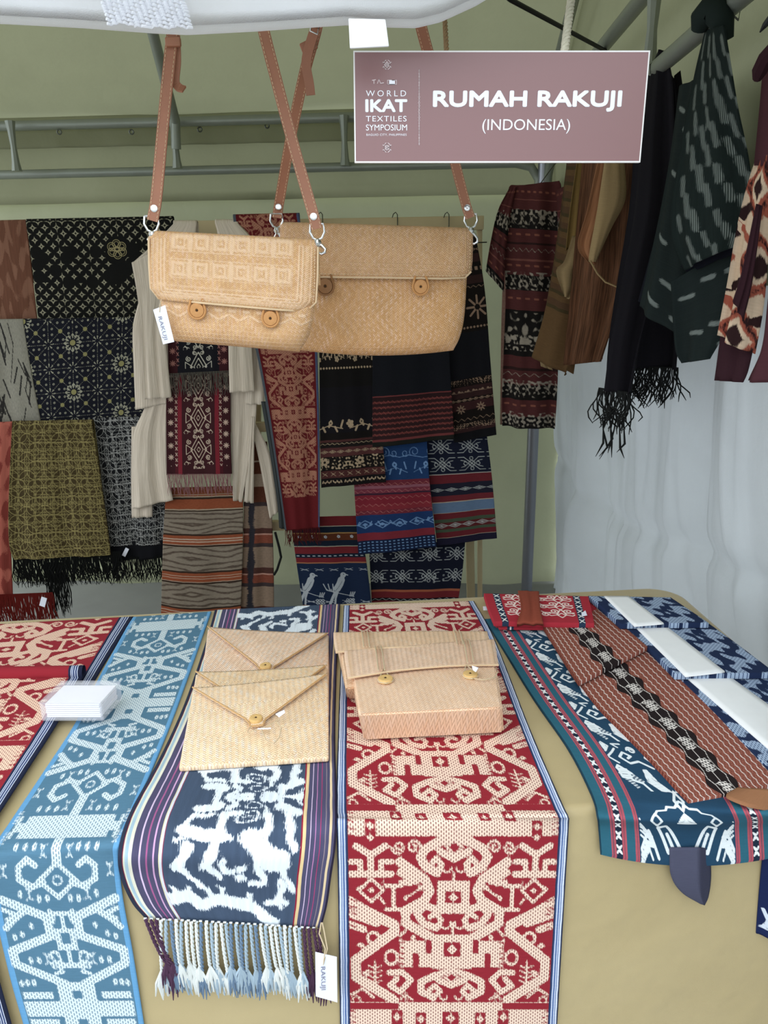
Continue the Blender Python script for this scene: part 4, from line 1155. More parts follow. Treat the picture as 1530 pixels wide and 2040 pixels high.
gp('front_panel', mcr, [(470, 480), (455, 560), (455, 690), (457, 782)], [(520, 500), (500, 600), (501, 690), (507, 780)], 2.655, v1, fold=(.004, 2, 2))
gp('back_panel', mcr, [(488, 620), (489, 700), (489, 790), (490, 806)], [(520, 610), (524, 700), (526, 760), (526, 806)], 2.69, v1)
gp('side_panel', mcr, [(505, 640), (510, 700), (515, 772)], [(524, 650), (545, 735), (547, 780)], 2.70, v1)
v2 = garment('sleeveless_top', 'cream crinkled sleeveless top hanging open below the other, with trailing hems', 'top', P(400, 950, 2.72), 'cream crinkled tops')
gp('front_panel', mcr, [(296, 770), (286, 815), (270, 850), (264, 880), (262, 960), (262, 1015)], [(345, 770), (333, 800), (332, 880), (334, 940), (345, 996)], 2.705, v2, fold=(.007, 1.5, 1))
gp('back_panel', mcr, [(262, 850), (261, 950), (262, 1032)], [(300, 850), (302, 950), (303, 1030)], 2.725, v2)
gp('front_panel', mcr, [(455, 770), (460, 860), (464, 997)], [(512, 770), (508, 850), (482, 1000)], 2.705, v2, fold=(.006, 1.5, 2))
gp('front_panel', mcr, [(500, 830), (494, 900), (486, 1000)], [(507, 830), (506, 900), (505, 1003)], 2.70, v2)
gp('back_panel', mcr, [(498, 838), (516, 920), (528, 985), (537, 1034)], [(505, 836), (536, 900), (547, 960), (554, 1020)], 2.72, v2, fold=(.004, 2, 1))
gp('shoulder', mcr, [(345, 446), (310, 482), (263, 524)], [(392, 446), (384, 480), (352, 530)], 2.66, v1, fold=(.002, 1, 0), over=.012)
gp('shoulder', mcr, [(428, 444), (440, 480), (468, 530)], [(474, 444), (505, 478), (524, 524)], 2.66, v1, fold=(.002, 1, 0), over=.012)
def cream_geo(x, y, W, H):
    X = np.abs(x - W / 2); c = np.minimum(W * .25 - X, np.minimum(y - .0, H - .02 - y))
    m = M(X, np.mod(y, .115) - .0575)
    m.diaring((0, 0), .028, .05, .0026).diaring((0, 0), .016, .03, .0024).diaring((0, 0), .006, .010, .002).spiral((.034, .028), .010, .002, 1.5, 1, .0026).spiral((.034, -.028), .010, .002, 1.5, 5, .0026).spiral((.012, .048), .008, .002, 1.4, 1, .0024).spiral((.012, -.048), .008, .002, 1.4, 5, .0024)
    m.line([(.02, .0), (.045, .018), (.045, -.018), (.02, 0)], .0024).line([(.03, .05), (.045, .045)], .0024).diaring((.045, .052), .008, .010, .002)
    e = M(X - W * .43, np.mod(y, .042) - .021)
    for k in range(4): e.line([(-.010 * math.cos(k * .785), -.010 * math.sin(k * .785)), (.010 * math.cos(k * .785), .010 * math.sin(k * .785))], .0030)
    g = M(X - W * .345, np.mod(y, .021) - .0105); g.line([(-.004, -.006), (.004, .006)], .0026).line([(-.004, .006), (.004, -.006)], .0026)
    return {'m': np.minimum(m.v, c), 'm2': np.minimum(np.maximum(e.v, g.v), H - .03 - y)}
L, R = [(331, 735), (331, 850), (332, 946)], [(459, 735), (459, 850), (462, 944)]
W, H = wh(L, R, 2.69)
stp = [(0, '3a1418'), (.12, '4a161c'), (.16, '7a2029'), (.22, '3a1418'), (.24, '33131a'), (.76, '3a1418'), (.78, '7a2029'), (.84, '4a161c'), (.88, '3a1418')]
o, W, H = hangcloth('deep red scarf with cream diamond brocade and fringe, lower one between the cream tops', fab('red_diamond_scarf', ('U', [(0, '3a1a1e'), (.13, '4a1a20'), (.18, '7a2630'), (.245, '3d1c20'), (.755, '7a2630'), (.82, '4a1a20'), (.87, '3a1a1e')], W), [dict(a='m', col='cdb7a2', soft=.001), dict(a='m2', col='c0a594', soft=.001)], var=.15), L, R, 2.69, cream_geo, G1, cell=.0024, over=0, fold=(.002, 2, 0), name='hanging_scarf')
fringe('fringe', fab('rose_yarn', 'a5777a', var=.35), P(334, 944, 2.688), P(461, 944, 2.688), 90, .075, .0011, o, seed=11, wav=.006)
L, R = [(333, 560), (334, 660), (336, 748)], [(454, 560), (454, 660), (456, 742)]
W, H = wh(L, R, 2.675)
o, W, H = hangcloth('black scarf with pale brocade centre and grey fringe, upper one between the cream tops', fab('black_diamond_scarf', ('U', [(0, '3a1a1e'), (.15, '15151b'), (.25, '17171c'), (.75, '15151b'), (.84, '3a1a1e')], W), [dict(a='m', col='c4beae', soft=.001), dict(a='m2', col='9a6b62', soft=.001)], var=.15), L, R, 2.675, cream_geo, G1, cell=.0024, over=0, fold=(.002, 2, 0), name='hanging_scarf')
fringe('fringe', fab('grey_yarn_2', '6d675e', var=.4), P(336, 744, 2.67), P(455, 738, 2.67), 80, .075, .0011, o, seed=12, wav=.006)

# --- striped sarongs low on the rack
L, R = [(331, 972), (325, 1060), (322, 1150), (319, 1262)], [(484, 968), (484, 1060), (482, 1150), (478, 1262)]
W, H = wh(L, R, 2.735)
OR, GY, BK = '8a4a30', '85796a', '35281f'
sts = [(0, '7a4530'), (.045, 'a3927c'), (.05, OR), (.058, 'a3927c'), (.066, BK), (.075, OR), (.14, 'a3927c'), (.145, BK), (.155, GY)]
y0 = .295
for k in range(4):
    a = .30 + k * .245
    sts += [(a, BK), (a + .012, OR), (a + .03, 'b39a86'), (a + .036, OR), (a + .046, 'b39a86'), (a + .052, OR), (a + .07, 'b39a86'), (a + .074, BK), (a + .084, GY)]
sts = [s for s in sts if s[0] < .999]
def sarong(x, y, W, H):
    v = np.full(x.shape, -1.0)
    for a, b in ((.155, .30), (.384, .545), (.629, .79), (.874, 1.0)): v = np.maximum(v, eyes(x, y, W, H, a * H, (b - a) * H, int(a * 100)))
    return {'m': v}
o, W, H = hangcloth('brown striped ikat sarong with long eye shapes behind the table', fab('brown_eye_sarong', ('V', sts, H), [dict(a='m', col='3f2f27', fuzz=.004, fs=(60, 700), soft=.003, op=.8)], var=.28, vscale=(90, 300)), L, R, 2.735, sarong, G1, cell=.004, over=0, fold=(.004, 1.4, 1), bow=.02)
L, R = [(482, 880), (485, 1000), (483, 1120), (477, 1262)], [(532, 880), (540, 1000), (545, 1120), (546, 1262)]
W, H = wh(L, R, 2.75)
st3 = [(0, '5d3526'), (.09, 'b09a86'), (.10, '5d3526'), (.16, 'a48f7c'), (.22, '5d3526')]
for k in range(3):
    a = .30 + k * .21
    st3 += [(a, '3d3232'), (a + .02, '85705f'), (a + .13, '4a2e28'), (a + .16, 'b08474'), (a + .168, '7a4232')]
st3 += [(.93, '8a4530')]
def smudge(x, y, W, H): return {'m': np.where((y > .3 * H) & (y < .92 * H), (.012 - np.abs(np.abs(x - W * .28) - .0)) + .004 * snoise(x * 100, y * 100, 9), -1)}
o, W, H = hangcloth('narrow brown ikat sarong with smoky dark patches beside the striped one', fab('brown_smoke_sarong', ('V', [s for s in st3 if s[0] < 1], H), [dict(a='m', col='2c2a30', fuzz=.01, fs=(60, 300), soft=.006)], var=.35, vscale=(80, 260)), L, R, 2.75, smudge, G1, cell=.005, over=0, fold=(.004, 1.2, 2))
st_ = MB().tube([P(548, 1060, 2.74), P(556, 1090, 2.73), P(560, 1110, 2.73), P(552, 1135, 2.735), P(546, 1145, 2.74)], .005, 6).build('tie_string', mblk, o)

# --- long red ikat scarf
L, R = [(464, 433), (490, 600), (522, 760), (545, 900), (568, 1058)], [(596, 430), (626, 600), (634, 760), (637, 900), (637, 1052)]
W, H = wh(L, R, 2.66)
def redhang(x, y, W, H):
    e = .07 * W; m = red_motif(x - e + .0 * W, y, W - 2 * e, 400); m = np.minimum(m, np.minimum(np.minimum(x - e, W - e - x), .885 * H - y))
    return {'m': m}
o, W, H = hangcloth('long red and rose ikat scarf with fringe hanging left of the black sarongs', fab('long_red_ikat', ('U', [(0, '525860'), (.04, '5f1a1d'), (.96, '4a5470')], W), [dict(a='m', col='a4715c', fuzz=.001, soft=.0016, dash=(.005, .008, .3, .4, '6a3a30'))], var=.2), L, R, 2.66, redhang, G1, cell=.0034, fold=(.004, 1.5, 0), name='hanging_scarf')
fringe('fringe', fab('dark_red_yarn', '5a1c1e', var=.3), P(568, 1056, 2.655), P(637, 1050, 2.655), 50, .06, .0012, o, seed=14, wav=.01)
gp('scarf_lining', fab('grey_lining', '3d4040', var=.1), [(520, 800), (537, 900), (552, 1000), (556, 1052)], [(532, 800), (552, 900), (566, 1000), (572, 1056)], 2.67, o)

# --- black and navy sarongs to the right
CRM = 'a79176'
L, R = [(634, 560), (636, 700), (637, 850), (640, 972)], [(744, 560), (746, 700), (760, 850), (769, 960)]
W, H = wh(L, R, 2.64)
stf = [(0, '171311'), (.40, '12100f'), (.50, '141216'), (.725, '15110f'), (.76, '4a2a28'), (.77, '1a1513'), (.80, '4f2c2b'), (.845, '15110f'), (.915, '4a2826'), (.955, '141010')]
def floral(x, y, W, H):
    m = M(x, y)
    for yc in (.06, .13, .20, .27, .34): rowm(m, yc * H / .98, .030, .052, 'leaf', .0022, yc * .9); rowm(m, yc * H / .98 + .012, .022, .075, 'flower', .003, yc * 2.1)
    rowm(m, .405 * H, .008, .012, 'dot'); rowm(m, .69 * H, .05, .13, 'leaf', .0034, .03); rowm(m, .68 * H, .034, .13, 'flower', .003, .08)
    rowm(m, .78 * H, .006, .018, 'zig', .002); rowm(m, .82 * H, .012, .03, 'dia', .0016)
    rowm(m, .878 * H, .045, .10, 'frag', .003); rowm(m, .872 * H, .036, .13, 'flower', .003, .05); rowm(m, .935 * H, .014, .03, 'x', .002); rowm(m, .975 * H, .012, .04, 'leaf', .002)
    return {'m': m.v}
hangcloth('black sarong with cream leaf and beast bands beside the long red scarf', fab('black_leaf_sarong', ('V', stf, H), [dict(a='m', col=CRM, soft=.0014, fuzz=.0006)], var=.2), L, R, 2.64, floral, G1, cell=.0028, over=0, fold=(.003, 1.5, 0))
L, R = [(741, 560), (742, 700), (742, 892)], [(888, 560), (895, 700), (905, 874)]
W, H = wh(L, R, 2.615)
stb = [(0, '14151a'), (.68, '6b3433'), (.69, '2a1718')]
for k in range(7): a = .715 + k * .034; stb += [(a, '5f2e2c'), (a + .012, '2d191a')]
stb += [(.955, '6b3433'), (.97, '1a1a16')]
def redband(x, y, W, H):
    m = M(x, y)
    for k in range(7): rowm(m, (.721 + k * .034) * H, .010, .016, 'zig', .0022)
    return {'m': m.v}
hangcloth('plain black sarong with a broad dark red woven hem, in the middle of the rack', fab('black_red_hem', ('V', stb, H), [dict(a='m', col='84463e', soft=.0014, dash=None)], var=.3, vscale=(350, 200)), L, R, 2.615, redband, G1, cell=.003, over=0, fold=(.004, 1.3, 1))
L, R = [(870, 480), (885, 600), (893, 760), (905, 882)], [(948, 470), (966, 580), (977, 720), (989, 866)]
W, H = wh(L, R, 2.65)
stg = [(0, '17120f'), (.08, '33201d'), (.12, '17120f'), (.18, '33201d'), (.22, '17120f'), (.45, '151519'), (.68, '18120f'), (.72, '35201f'), (.78, '18120f'), (.80, '3a2020'), (.84, '18120f'), (.93, '35201f'), (.955, '121214')]
def bands2(x, y, W, H):
    m = M(x, y); rowm(m, .06 * H, .010, .02, 'dia', .002); rowm(m, .15 * H, .012, .02, 'dash', .002); rowm(m, .235 * H, .008, .02, 'zig', .002)
    rowm(m, .335 * H, .075, .085, 'star', .007, .01); rowm(m, .43 * H, .008, .012, 'dot'); rowm(m, .70 * H, .022, .06, 'frag', .002); rowm(m, .745 * H, .010, .025, 'scroll', .0024); rowm(m, .79 * H, .010, .02, 'dia', .002); rowm(m, .835 * H, .03, .07, 'star', .004)
    rowm(m, .89 * H, .010, .022, 'zig', .002); rowm(m, .925 * H, .022, .06, 'frag', .002); return {'m': m.v}
hangcloth('black sarong with brown star and beast bands at the right end of the rack', fab('black_star_sarong', ('V', stg, H), [dict(a='m', col='8f7561', soft=.0014, fuzz=.0006)], var=.25), L, R, 2.65, bands2, G1, cell=.003, over=0, fold=(.003, 1.3, 2))
L, R = [(703, 872), (705, 960), (714, 1106)], [(850, 872), (856, 960), (870, 1090)]
W, H = wh(L, R, 2.66)
stn = [(0, '1f3a63'), (.36, '6d2a35'), (.41, '8a5560'), (.43, '74323f'), (.47, '3a2230'), (.485, '7a2530'), (.57, '802c34'), (.62, '6d2a35'), (.66, '1d3560'), (.815, '7a2a34'), (.88, '15203c')]
def bluered(x, y, W, H):
    m = M(x, y); rowm(m, .12 * H, .05, .09, 'scroll', .003); rowm(m, .26 * H, .06, .11, 'leaf', .0026); rowm(m, .74 * H, .032, .065, 'dia', .003); rowm(m, .74 * H, .03, .13, 'leaf', .002, .06)
    for k in range(4): rowm(m, (.90 + k * .026) * H, .0045, .016, 'dash')
    q = M(x, y); 
    for k in range(5): rowm(q, (.395 + k * .06) * H, .010, .024, 'zig', .0018, k * .01)
    return {'m': np.where((y < .36 * H) | (y > .66 * H), m.v, -1), 'm2': np.where((y > .36 * H) & (y < .87 * H) & ~((y > .66 * H) & (y < .815 * H)), q.v, -1)}
hangcloth('royal blue and crimson banded sarong hanging in the middle below the black ones', fab('blue_crimson_sarong', ('V', stn, H), [dict(a='m', col='6f8fb6', soft=.0014), dict(a='m2', col='b0706c', soft=.0014)], var=.25), L, R, 2.66, bluered, G1, cell=.003, over=0, fold=(.004, 1.3, 0))
L, R = [(846, 868), (858, 980), (871, 1088)], [(970, 866), (981, 960), (990, 1072)]
W, H = wh(L, R, 2.69)
stv = [(0, '171b2c'), (.345, 'a79f96'), (.352, '66242a'), (.43, '20202e'), (.545, '6a282e'), (.60, 'b0a08c'), (.606, '60748e'), (.70, 'b0a08c'), (.706, '66242a'), (.76, '44503e'), (.79, '5a2426'), (.855, '44503e'), (.88, '66242a'), (.93, 'b0a08c'), (.937, '1f1c30')]
def navstripe(x, y, W, H):
    m = M(x, y); rowm(m, .10 * H, .055, .105, 'net', .003); rowm(m, .26 * H, .055, .105, 'net', .003, .0); rowm(m, .49 * H, .014, .05, 'dia', .002); rowm(m, .82 * H, .018, .05, 'dia', .0024); return {'m': m.v}
hangcloth('navy sarong with crimson, blue and green stripes at the lower right of the rack', fab('navy_stripe_sarong', ('V', stv, H), [dict(a='m', col='a9aba8', soft=.0013)], var=.2), L, R, 2.69, navstripe, G1, cell=.003, over=0, fold=(.003, 1.3, 1))
L, R = [(578, 1030), (590, 1120), (606, 1225)], [(712, 1028), (730, 1120), (742, 1225)]
W, H = wh(L, R, 2.71)
stw = [(0, '6a2226'), (.09, 'a79f8c'), (.10, '16202f'), (.16, 'a07c4c'), (.17, '5a2f1c'), (.235, '16202f'), (.29, 'a79f8c'), (.30, '70252a'), (.37, '15202f'), (.41, '70252a'), (.455, 'a06a4a'), (.465, '1a2740'), (.90, 'a06a4a'), (.91, '6a2226'), (.95, '16202f')]
def birds(x, y, W, H):
    m = M(x, y); rowm(m, .20 * H, .016, .05, 'flower', .002); rowm(m, .39 * H, .004, .02, 'dash')
    for ox, fl in ((.035, 1), (.150, 1)):
        q = M((x - ox) * fl, y - .70 * H)
        q.line([(.010, -.026), (.002, -.008), (-.010, .010)], .026).line([(.018, -.044), (.010, -.026)], .016).disk((.019, -.046), .0105).line([(.022, -.049), (.036, -.044)], .0045)
        q.line([(-.010, .010), (-.030, .045), (-.044, .075)], .010).line([(-.006, .014), (-.020, .05), (-.026, .085)], .007).line([(.012, -.020), (-.004, .004), (-.018, .020)], .0024, cut=True).disk((.021, -.048), .0024, cut=True)
        q.line([(-.05, .016), (-.02, .024), (.05, .046)], .003)
        for k in range(6): q.ring((.024 + .011 * (k % 3), .058 + .012 * (k // 3)), .0042, .003)
        for k in range(5): q.line([(-.05 + .006 * k, .016 + .002 * k), (-.060 + .009 * k, -.010 + .022 * (k % 2))], .0038)
        for k in range(3): q.line([(.034 + .006 * k, .044), (.040 + .008 * k, .026)], .0036)
        m.v = np.maximum(m.v, q.v)
    rowm(m, .53 * H, .010, .055, 'x', .002); rowm(m, .86 * H, .012, .07, 'x', .002)
    m.v = np.minimum(m.v, .9 * H - y); return {'m': m.v}
hangcloth('navy sarong with pale birds on branches under red stripes', fab('navy_bird_sarong', ('V', stw, H), [dict(a='m', col='aeb3b8', soft=.0013)], var=.2), L, R, 2.71, birds, G1, cell=.0028, over=0, fold=(.004, 1.3, 1))
L, R = [(735, 1085), (738, 1150), (742, 1225)], [(927, 1078), (920, 1150), (908, 1225)]
W, H = wh(L, R, 2.74)
stz = [(0, '151827'), (.64, 'a05a40'), (.67, '70262a'), (.76, '121218'), (.80, '70262a'), (.84, '121218'), (.88, '6d2630')]
def navnet(x, y, W, H):
    m = M(x, y); rowm(m, .16 * H, .055, .105, 'net', .003, .03); rowm(m, .45 * H, .055, .105, 'net', .003, .03); rowm(m, .48 * H, .05, .21, 'squares', .003, .06); rowm(m, .12 * H, .04, .21, 'squares', .003, .06); m.v = np.minimum(m.v, .64 * H - y)
    rowm(m, .78 * H, .008, .03, 'zig', .0018); rowm(m, .86 * H, .008, .03, 'zig', .0018); return {'m': m.v}
hangcloth('navy sarong with white chained squares and a red hem, lowest on the rack', fab('navy_net_sarong', ('V', stz, H), [dict(a='m', col='a9abaa', soft=.0013)], var=.2), L, R, 2.74, navnet, G1, cell=.0028, over=0, fold=(.005, 1.3, 0))

# --- wire hangers on the top rail
mat_wire = plain('hanger_wire', '55564e', .35, .9)
for k, px in enumerate((640, 788, 890)):
    h = thing('clip_hanger', P(px, 440, YR), ['wire clip hanger on the top rail above the small bag\'s right corner', 'wire clip hanger on the middle of the top rail above the big bag', 'wire clip hanger on the top rail near the right end above the big bag'][k], 'hanger', 'wire hangers on the rack rail')
    a = P(px, 432, YR)
    pts = [a + Vector((-.012, -.022, -.004)), a + Vector((-.008, -.02, .008)), a + Vector((0, -.018, .014)), a + Vector((.006, -.022, .006)), a + Vector((.006, -.026, -.03)), a + Vector((.002, -.028, -.06)), a + Vector((0, -.03, -.09))]
    MB().tube(pts, .0017, 6).build('hook', mat_wire, h)
    MB().tube([a + Vector((-.14, -.03, -.094)), a + Vector((.14, -.03, -.088))], .0025, 6).build('crossbar', mat_wire, h)
    for s in (-.11, .09):
        MB().box(a + Vector((s, -.032, -.10)), .010, .006, .016).build('clip', mat_wire, h, bevel=.002)

# ================================================================== CLOTHES ON THE RIGHT SIDE RAIL
G2 = 'clothes on the side rail'
def hooks(par, p, axis=(1, 0, 0)):
    p = Vector(p)
    r = PZ(*p[:2], ZL) if False else p
def whook(par, a, top):
    a, top = Vector(a), Vector(top)
    d = Vector((0, -.004, 0))
    MB().tube([a, a.lerp(top, .5) + d, top + Vector((.016, 0, -.02)), top + Vector((.018, 0, 0)), top + Vector((0, 0, .019)), top + Vector((-.018, 0, .004)), top + Vector((-.016, 0, -.012))], .0016, 6).build('hanger_hook', mat_wire, par)
def rail_pt(b): return tp(0, b, ZL)
# patterned blouse in the corner
stx = []
BK2, MR = '14110f', '4a2524'
def blouse_bands(H):
    seq = [(0, MR), (.075, '6a4038'), (.08, MR), (.115, BK2), (.185, MR), (.235, '2a1816'), (.245, MR), (.30, '6a4038'), (.305, MR), (.36, BK2), (.42, MR), (.50, BK2), (.68, MR), (.73, '2a1816'), (.74, MR), (.80, BK2), (.86, MR), (.93, BK2)]
    return ('V', seq, H)
def blouse_pat(x, y, W, H):
    m = M(x, y)
    for f in (.15, .39, .83): rowm(m, f * H, .055, .06, 'frag', .003); rowm(m, f * H, .03, .03, 'x', .002, .02)
    rowm(m, .58 * H, .10, .07, 'frag', .004); rowm(m, .64 * H, .05, .06, 'frag', .003, .02); rowm(m, .965 * H, .05, .05, 'frag', .003); rowm(m, .27 * H, .012, .02, 'zig', .002); rowm(m, .77 * H, .012, .03, 'zig', .002)
    q = M(x, y); rowm(q, .05 * H, .006, .02, 'dash'); rowm(q, .21 * H, .006, .03, 'dash'); rowm(q, .33 * H, .006, .03, 'dash'); rowm(q, .46 * H, .006, .03, 'dash'); rowm(q, .9 * H, .006, .03, 'dash')
    return {'m': m.v, 'm2': q.v}
bz = thing('blouse', P(1060, 600, 2.6), 'maroon and black banded batik blouse hanging in the tent corner', 'blouse', G2)
L, R = [(1030, 370), (1012, 378), (1004, 480), (1006, 590), (1002, 700), (998, 800), (999, 850)], [(1114, 360), (1118, 380), (1116, 480), (1114, 600), (1112, 700), (1108, 800), (1104, 856)]
W, H = wh(L, R, 2.58)
mbl = fab('blouse_batik', blouse_bands(H), [dict(a='m', col='8f8577', soft=.0016, fuzz=.0012), dict(a='m2', col='7a4a3c', soft=.002)], var=.25)
gp('front_panel', mbl, L, R, 2.56, bz, cell=.0034, fold=(.018, 1.2, .4), pat=blouse_pat, Yr=2.5)
gp('back_panel', mbl, [(1014, 372), (1000, 600), (996, 846)], [(1112, 366), (1110, 600), (1106, 850)], 2.66, bz, cell=.02, Yr=2.6)
L, R = [(1014, 376), (992, 420), (978, 480), (968, 540)], [(1030, 372), (1016, 440), (1008, 510), (1004, 582)]
gp('sleeve', mbl, L, R, 2.55, bz, cell=.0034, fold=(.006, 1, 0), pat=lambda x, y, W, H: blouse_pat(x, y + .03, W, .9))
gp('sleeve', mbl, [(1106, 380), (1110, 560)], [(1122, 372), (1132, 560)], 2.52, bz, cell=.004, pat=lambda x, y, W, H: blouse_pat(x, y + .03, W, .9), Yr=2.4)
MB().tube([P(1032, 371, 2.56), P(1050, 380, 2.55), P(1072, 383, 2.55), P(1095, 376, 2.54), P(1110, 366, 2.54)], .004, 6).build('neckline', fab('black_piping', '121112'), bz)
whook(bz, P(1072, 372, 2.60), rail_pt(-.45))

# brown striped shirt
bs = thing('shirt', P(1110, 560, 2.25), 'brown striped shirt with tan facing hanging beside the batik blouse', 'shirt', G2)
ss = []
for k in range(14):
    a = k / 14; ss += [(a, '4e3826'), (a + .03, '3f341f'), (a + .045, '594229')]
L, R = [(1125, 318), (1110, 430), (1088, 540), (1068, 640), (1054, 700)], [(1178, 318), (1174, 430), (1168, 540), (1150, 650), (1118, 748)]
W, H = wh(L, R, 2.2)
msh = fab('brown_stripe_cotton', ('V', ss[:30], H), var=.2)
gp('front_panel', msh, L, R, 2.25, bs, cell=.01, fold=(.020, 1.1, 1), Yr=2.1)
gp('back_panel', msh, [(1130, 318), (1100, 540), (1072, 700)], [(1176, 318), (1170, 540), (1140, 745)], 2.34, bs, cell=.02, Yr=2.2)
mtan = fab('tan_linen', '97805c', var=.12); mgold = fab('gold_linen', '7a6238', var=.15)
gp('facing', mtan, [(1072, 694), (1078, 730)], [(1080, 690), (1102, 738)], 2.2, bs, cell=.01)
gp('facing', mgold, [(1150, 320), (1136, 420), (1128, 500)], [(1170, 320), (1164, 420), (1160, 480)], 2.06, bs, cell=.008, fold=(.01, 1, 0))
gp('sleeve', mtan, [(1140, 470), (1124, 520), (1108, 540), (1124, 590)], [(1172, 470), (1158, 540), (1150, 575), (1132, 596)], 2.04, bs, cell=.008, fold=(.008, 1.5, 0))
whook(bs, P(1160, 318, 2.2), rail_pt(-.85))

# brown crinkled jacket
bj = thing('jacket', P(1180, 560, 2.0), 'rust brown crinkled jacket with peach and tan lapels', 'jacket', G2)
mjk = crinkle('rust_crinkle', '6e4a34', 300, '452e1f', .9)
gp('front_panel', mjk, [(1160, 318), (1150, 430), (1140, 540), (1130, 640), (1120, 728)], [(1262, 318), (1256, 430), (1246, 540), (1224, 640), (1200, 720)], 2.0, bj, cell=.008, fold=(.016, 1.6, 0), Yr=1.92)
gp('back_panel', mjk, [(1160, 318), (1130, 728)], [(1256, 318), (1198, 716)], 2.1, bj, cell=.02, Yr=2.0)
gp('lapel', crinkle('peach_crinkle', 'a87653', 260, '875a3e', .7), [(1192, 318), (1170, 420), (1152, 490), (1174, 524)], [(1220, 318), (1210, 420), (1196, 480), (1188, 528)], 1.93, bj, cell=.006, fold=(.010, 1, 0))
gp('lapel', mtan, [(1206, 318), (1192, 420), (1178, 500), (1176, 522)], [(1244, 318), (1248, 394), (1220, 455), (1190, 522)], 1.90, bj, cell=.006, fold=(.010, 1, 1))
MB().tube([P(1176, 520, 1.9), P(1190, 545, 1.9), P(1206, 562, 1.9), P(1230, 572, 1.88), P(1236, 596, 1.88), P(1224, 612, 1.89)], .0022, 5).build('drawstring', mtan, bj)
whook(bj, P(1230, 318, 1.95), rail_pt(-1.12))

# black shawl with tasselled fringe
bk = thing('shawl', P(1270, 500, 1.75), 'plain black shawl with long knotted fringe draped on a hanger', 'shawl', G2)
mbk = fab('black_wool', '17151a', var=.12)
gp('front_drape', mbk, [(1308, 100), (1284, 160), (1262, 270), (1246, 420), (1222, 560), (1204, 680), (1197, 776)], [(1322, 100), (1336, 160), (1340, 270), (1338, 420), (1306, 560), (1276, 680), (1256, 785)], 1.80, bk, cell=.008, fold=(.022, 1.3, .5), Yr=1.72)
gp('back_drape', mbk, [(1312, 104), (1290, 300), (1262, 560), (1240, 730)], [(1336, 150), (1352, 200), (1366, 460), (1352, 736)], 1.86, bk, cell=.01, fold=(.016, 1.5, 0), Yr=1.78)
gp('hood_tip', mbk, [(1344, 150), (1340, 200), (1336, 260)], [(1356, 140), (1362, 200), (1350, 260)], 1.80, bk, cell=.008)
fringe('fringe', mblk, P(1194, 772, 1.79), P(1256, 782, 1.72), 46, .085, .0018, bk, seed=21, wav=.02, spread=.02)
fringe('fringe', mblk, P(1244, 728, 1.85), P(1352, 732, 1.78), 70, .085, .0018, bk, seed=22, wav=.02, spread=.03)
for i in range(7):
    rr = random.Random(i); a = P(1200 + i * 7, 830, 1.77)
    MB().tube([a, a + Vector((rr.uniform(-.006, .006), 0, -.03)), a + Vector((rr.uniform(-.012, .012), 0, -.05 - .03 * rr.random())), a + Vector((rr.uniform(-.02, .02), 0, -.085 - .02 * rr.random()))], [.0022, .0018, .003, .0006], 5).build('tassel', mblk, bk)
whook(bk, P(1316, 104, 1.8), rail_pt(-1.42))

# dark green ikat jacket
gj = thing('jacket', P(1380, 400, 1.45), 'dark green jacket with white ikat flecks hanging beside the black shawl', 'jacket', G2)
def flecks(x, y, W, H, seed=1, n=20, vert=True, sl=.2):
    m = M(x, y); r = np.random.RandomState(seed)
    nc = max(3, int(math.sqrt(n * W / H) + .5)); nr = max(2, n // nc)
    for k in range(nc * nr):
        cx, cy = ((k % nc) + .5 + .28 * (r.rand() - .5) + .5 * ((k // nc) % 2)) * W / nc, (k // nc + .5 + .5 * (r.rand() - .5)) * H / nr; l = .015 + .012 * r.rand()
        if vert: m.line([(cx, cy), (cx + sl * l, cy + l * 1.5)], .008 + .003 * r.rand())
        else: m.line([(cx, cy), (cx + l * 1.3, cy + sl * l)], .009)
    return {'m': m.v}
mgj = fab('green_fleck_ikat', '1b2422', [dict(a='m', col='868e88', fuzz=.004, soft=.003, fs=(900, 60), op=.75, dash=(.0026, 1, .42, 2, '2a3330'))], var=.3, vscale=(380, 14))
mgh = fab('green_fleck_ikat_cross', '1d2524', [dict(a='m', col='7f8782', fuzz=.004, soft=.003, fs=(60, 900), op=.75)], var=.3, vscale=(14, 380))
# body, seen behind the sleeve
gp('front_panel', mgh, [(1350, 170), (1330, 300), (1306, 420), (1278, 540), (1262, 610)], [(1420, 150), (1420, 300), (1420, 450), (1420, 600), (1410, 700)], 1.56, gj, cell=.005, fold=(.014, 1.2, 1), pat=lambda x, y, W, H: flecks(x, y, W, H, 5, 22, False, .35), Yr=1.46)
gp('front_hem', mgh, [(1336, 560), (1340, 640), (1345, 700), (1356, 724)], [(1478, 480), (1470, 560), (1440, 660), (1410, 716)], 1.45, gj, cell=.005, fold=(.010, 1, 0), pat=lambda x, y, W, H: flecks(x, y, W, H, 9, 8, False, .2), Yr=1.38)
gp('back_panel', fab('navy_facing', '14161f', var=.12), [(1352, 300), (1270, 600)], [(1470, 300), (1415, 690)], 1.62, gj, cell=.02, Yr=1.50)
gp('sleeve', mgj, [(1402, 60), (1384, 130), (1362, 230), (1346, 320), (1330, 410), (1332, 480), (1356, 540)], [(1440, 50), (1452, 130), (1466, 220), (1484, 310), (1490, 380), (1482, 450), (1468, 486)], 1.42, gj, cell=.0045, fold=(.010, 1.1, .7), pat=lambda x, y, W, H: flecks(x, y, W, H, 2, 44, True, .25), Yr=1.33)
gp('sleeve_lining', fab('navy_facing_2', '10121c'), [(1356, 530), (1370, 545)], [(1470, 470), (1474, 500)], 1.44, gj, cell=.01, Yr=1.36)
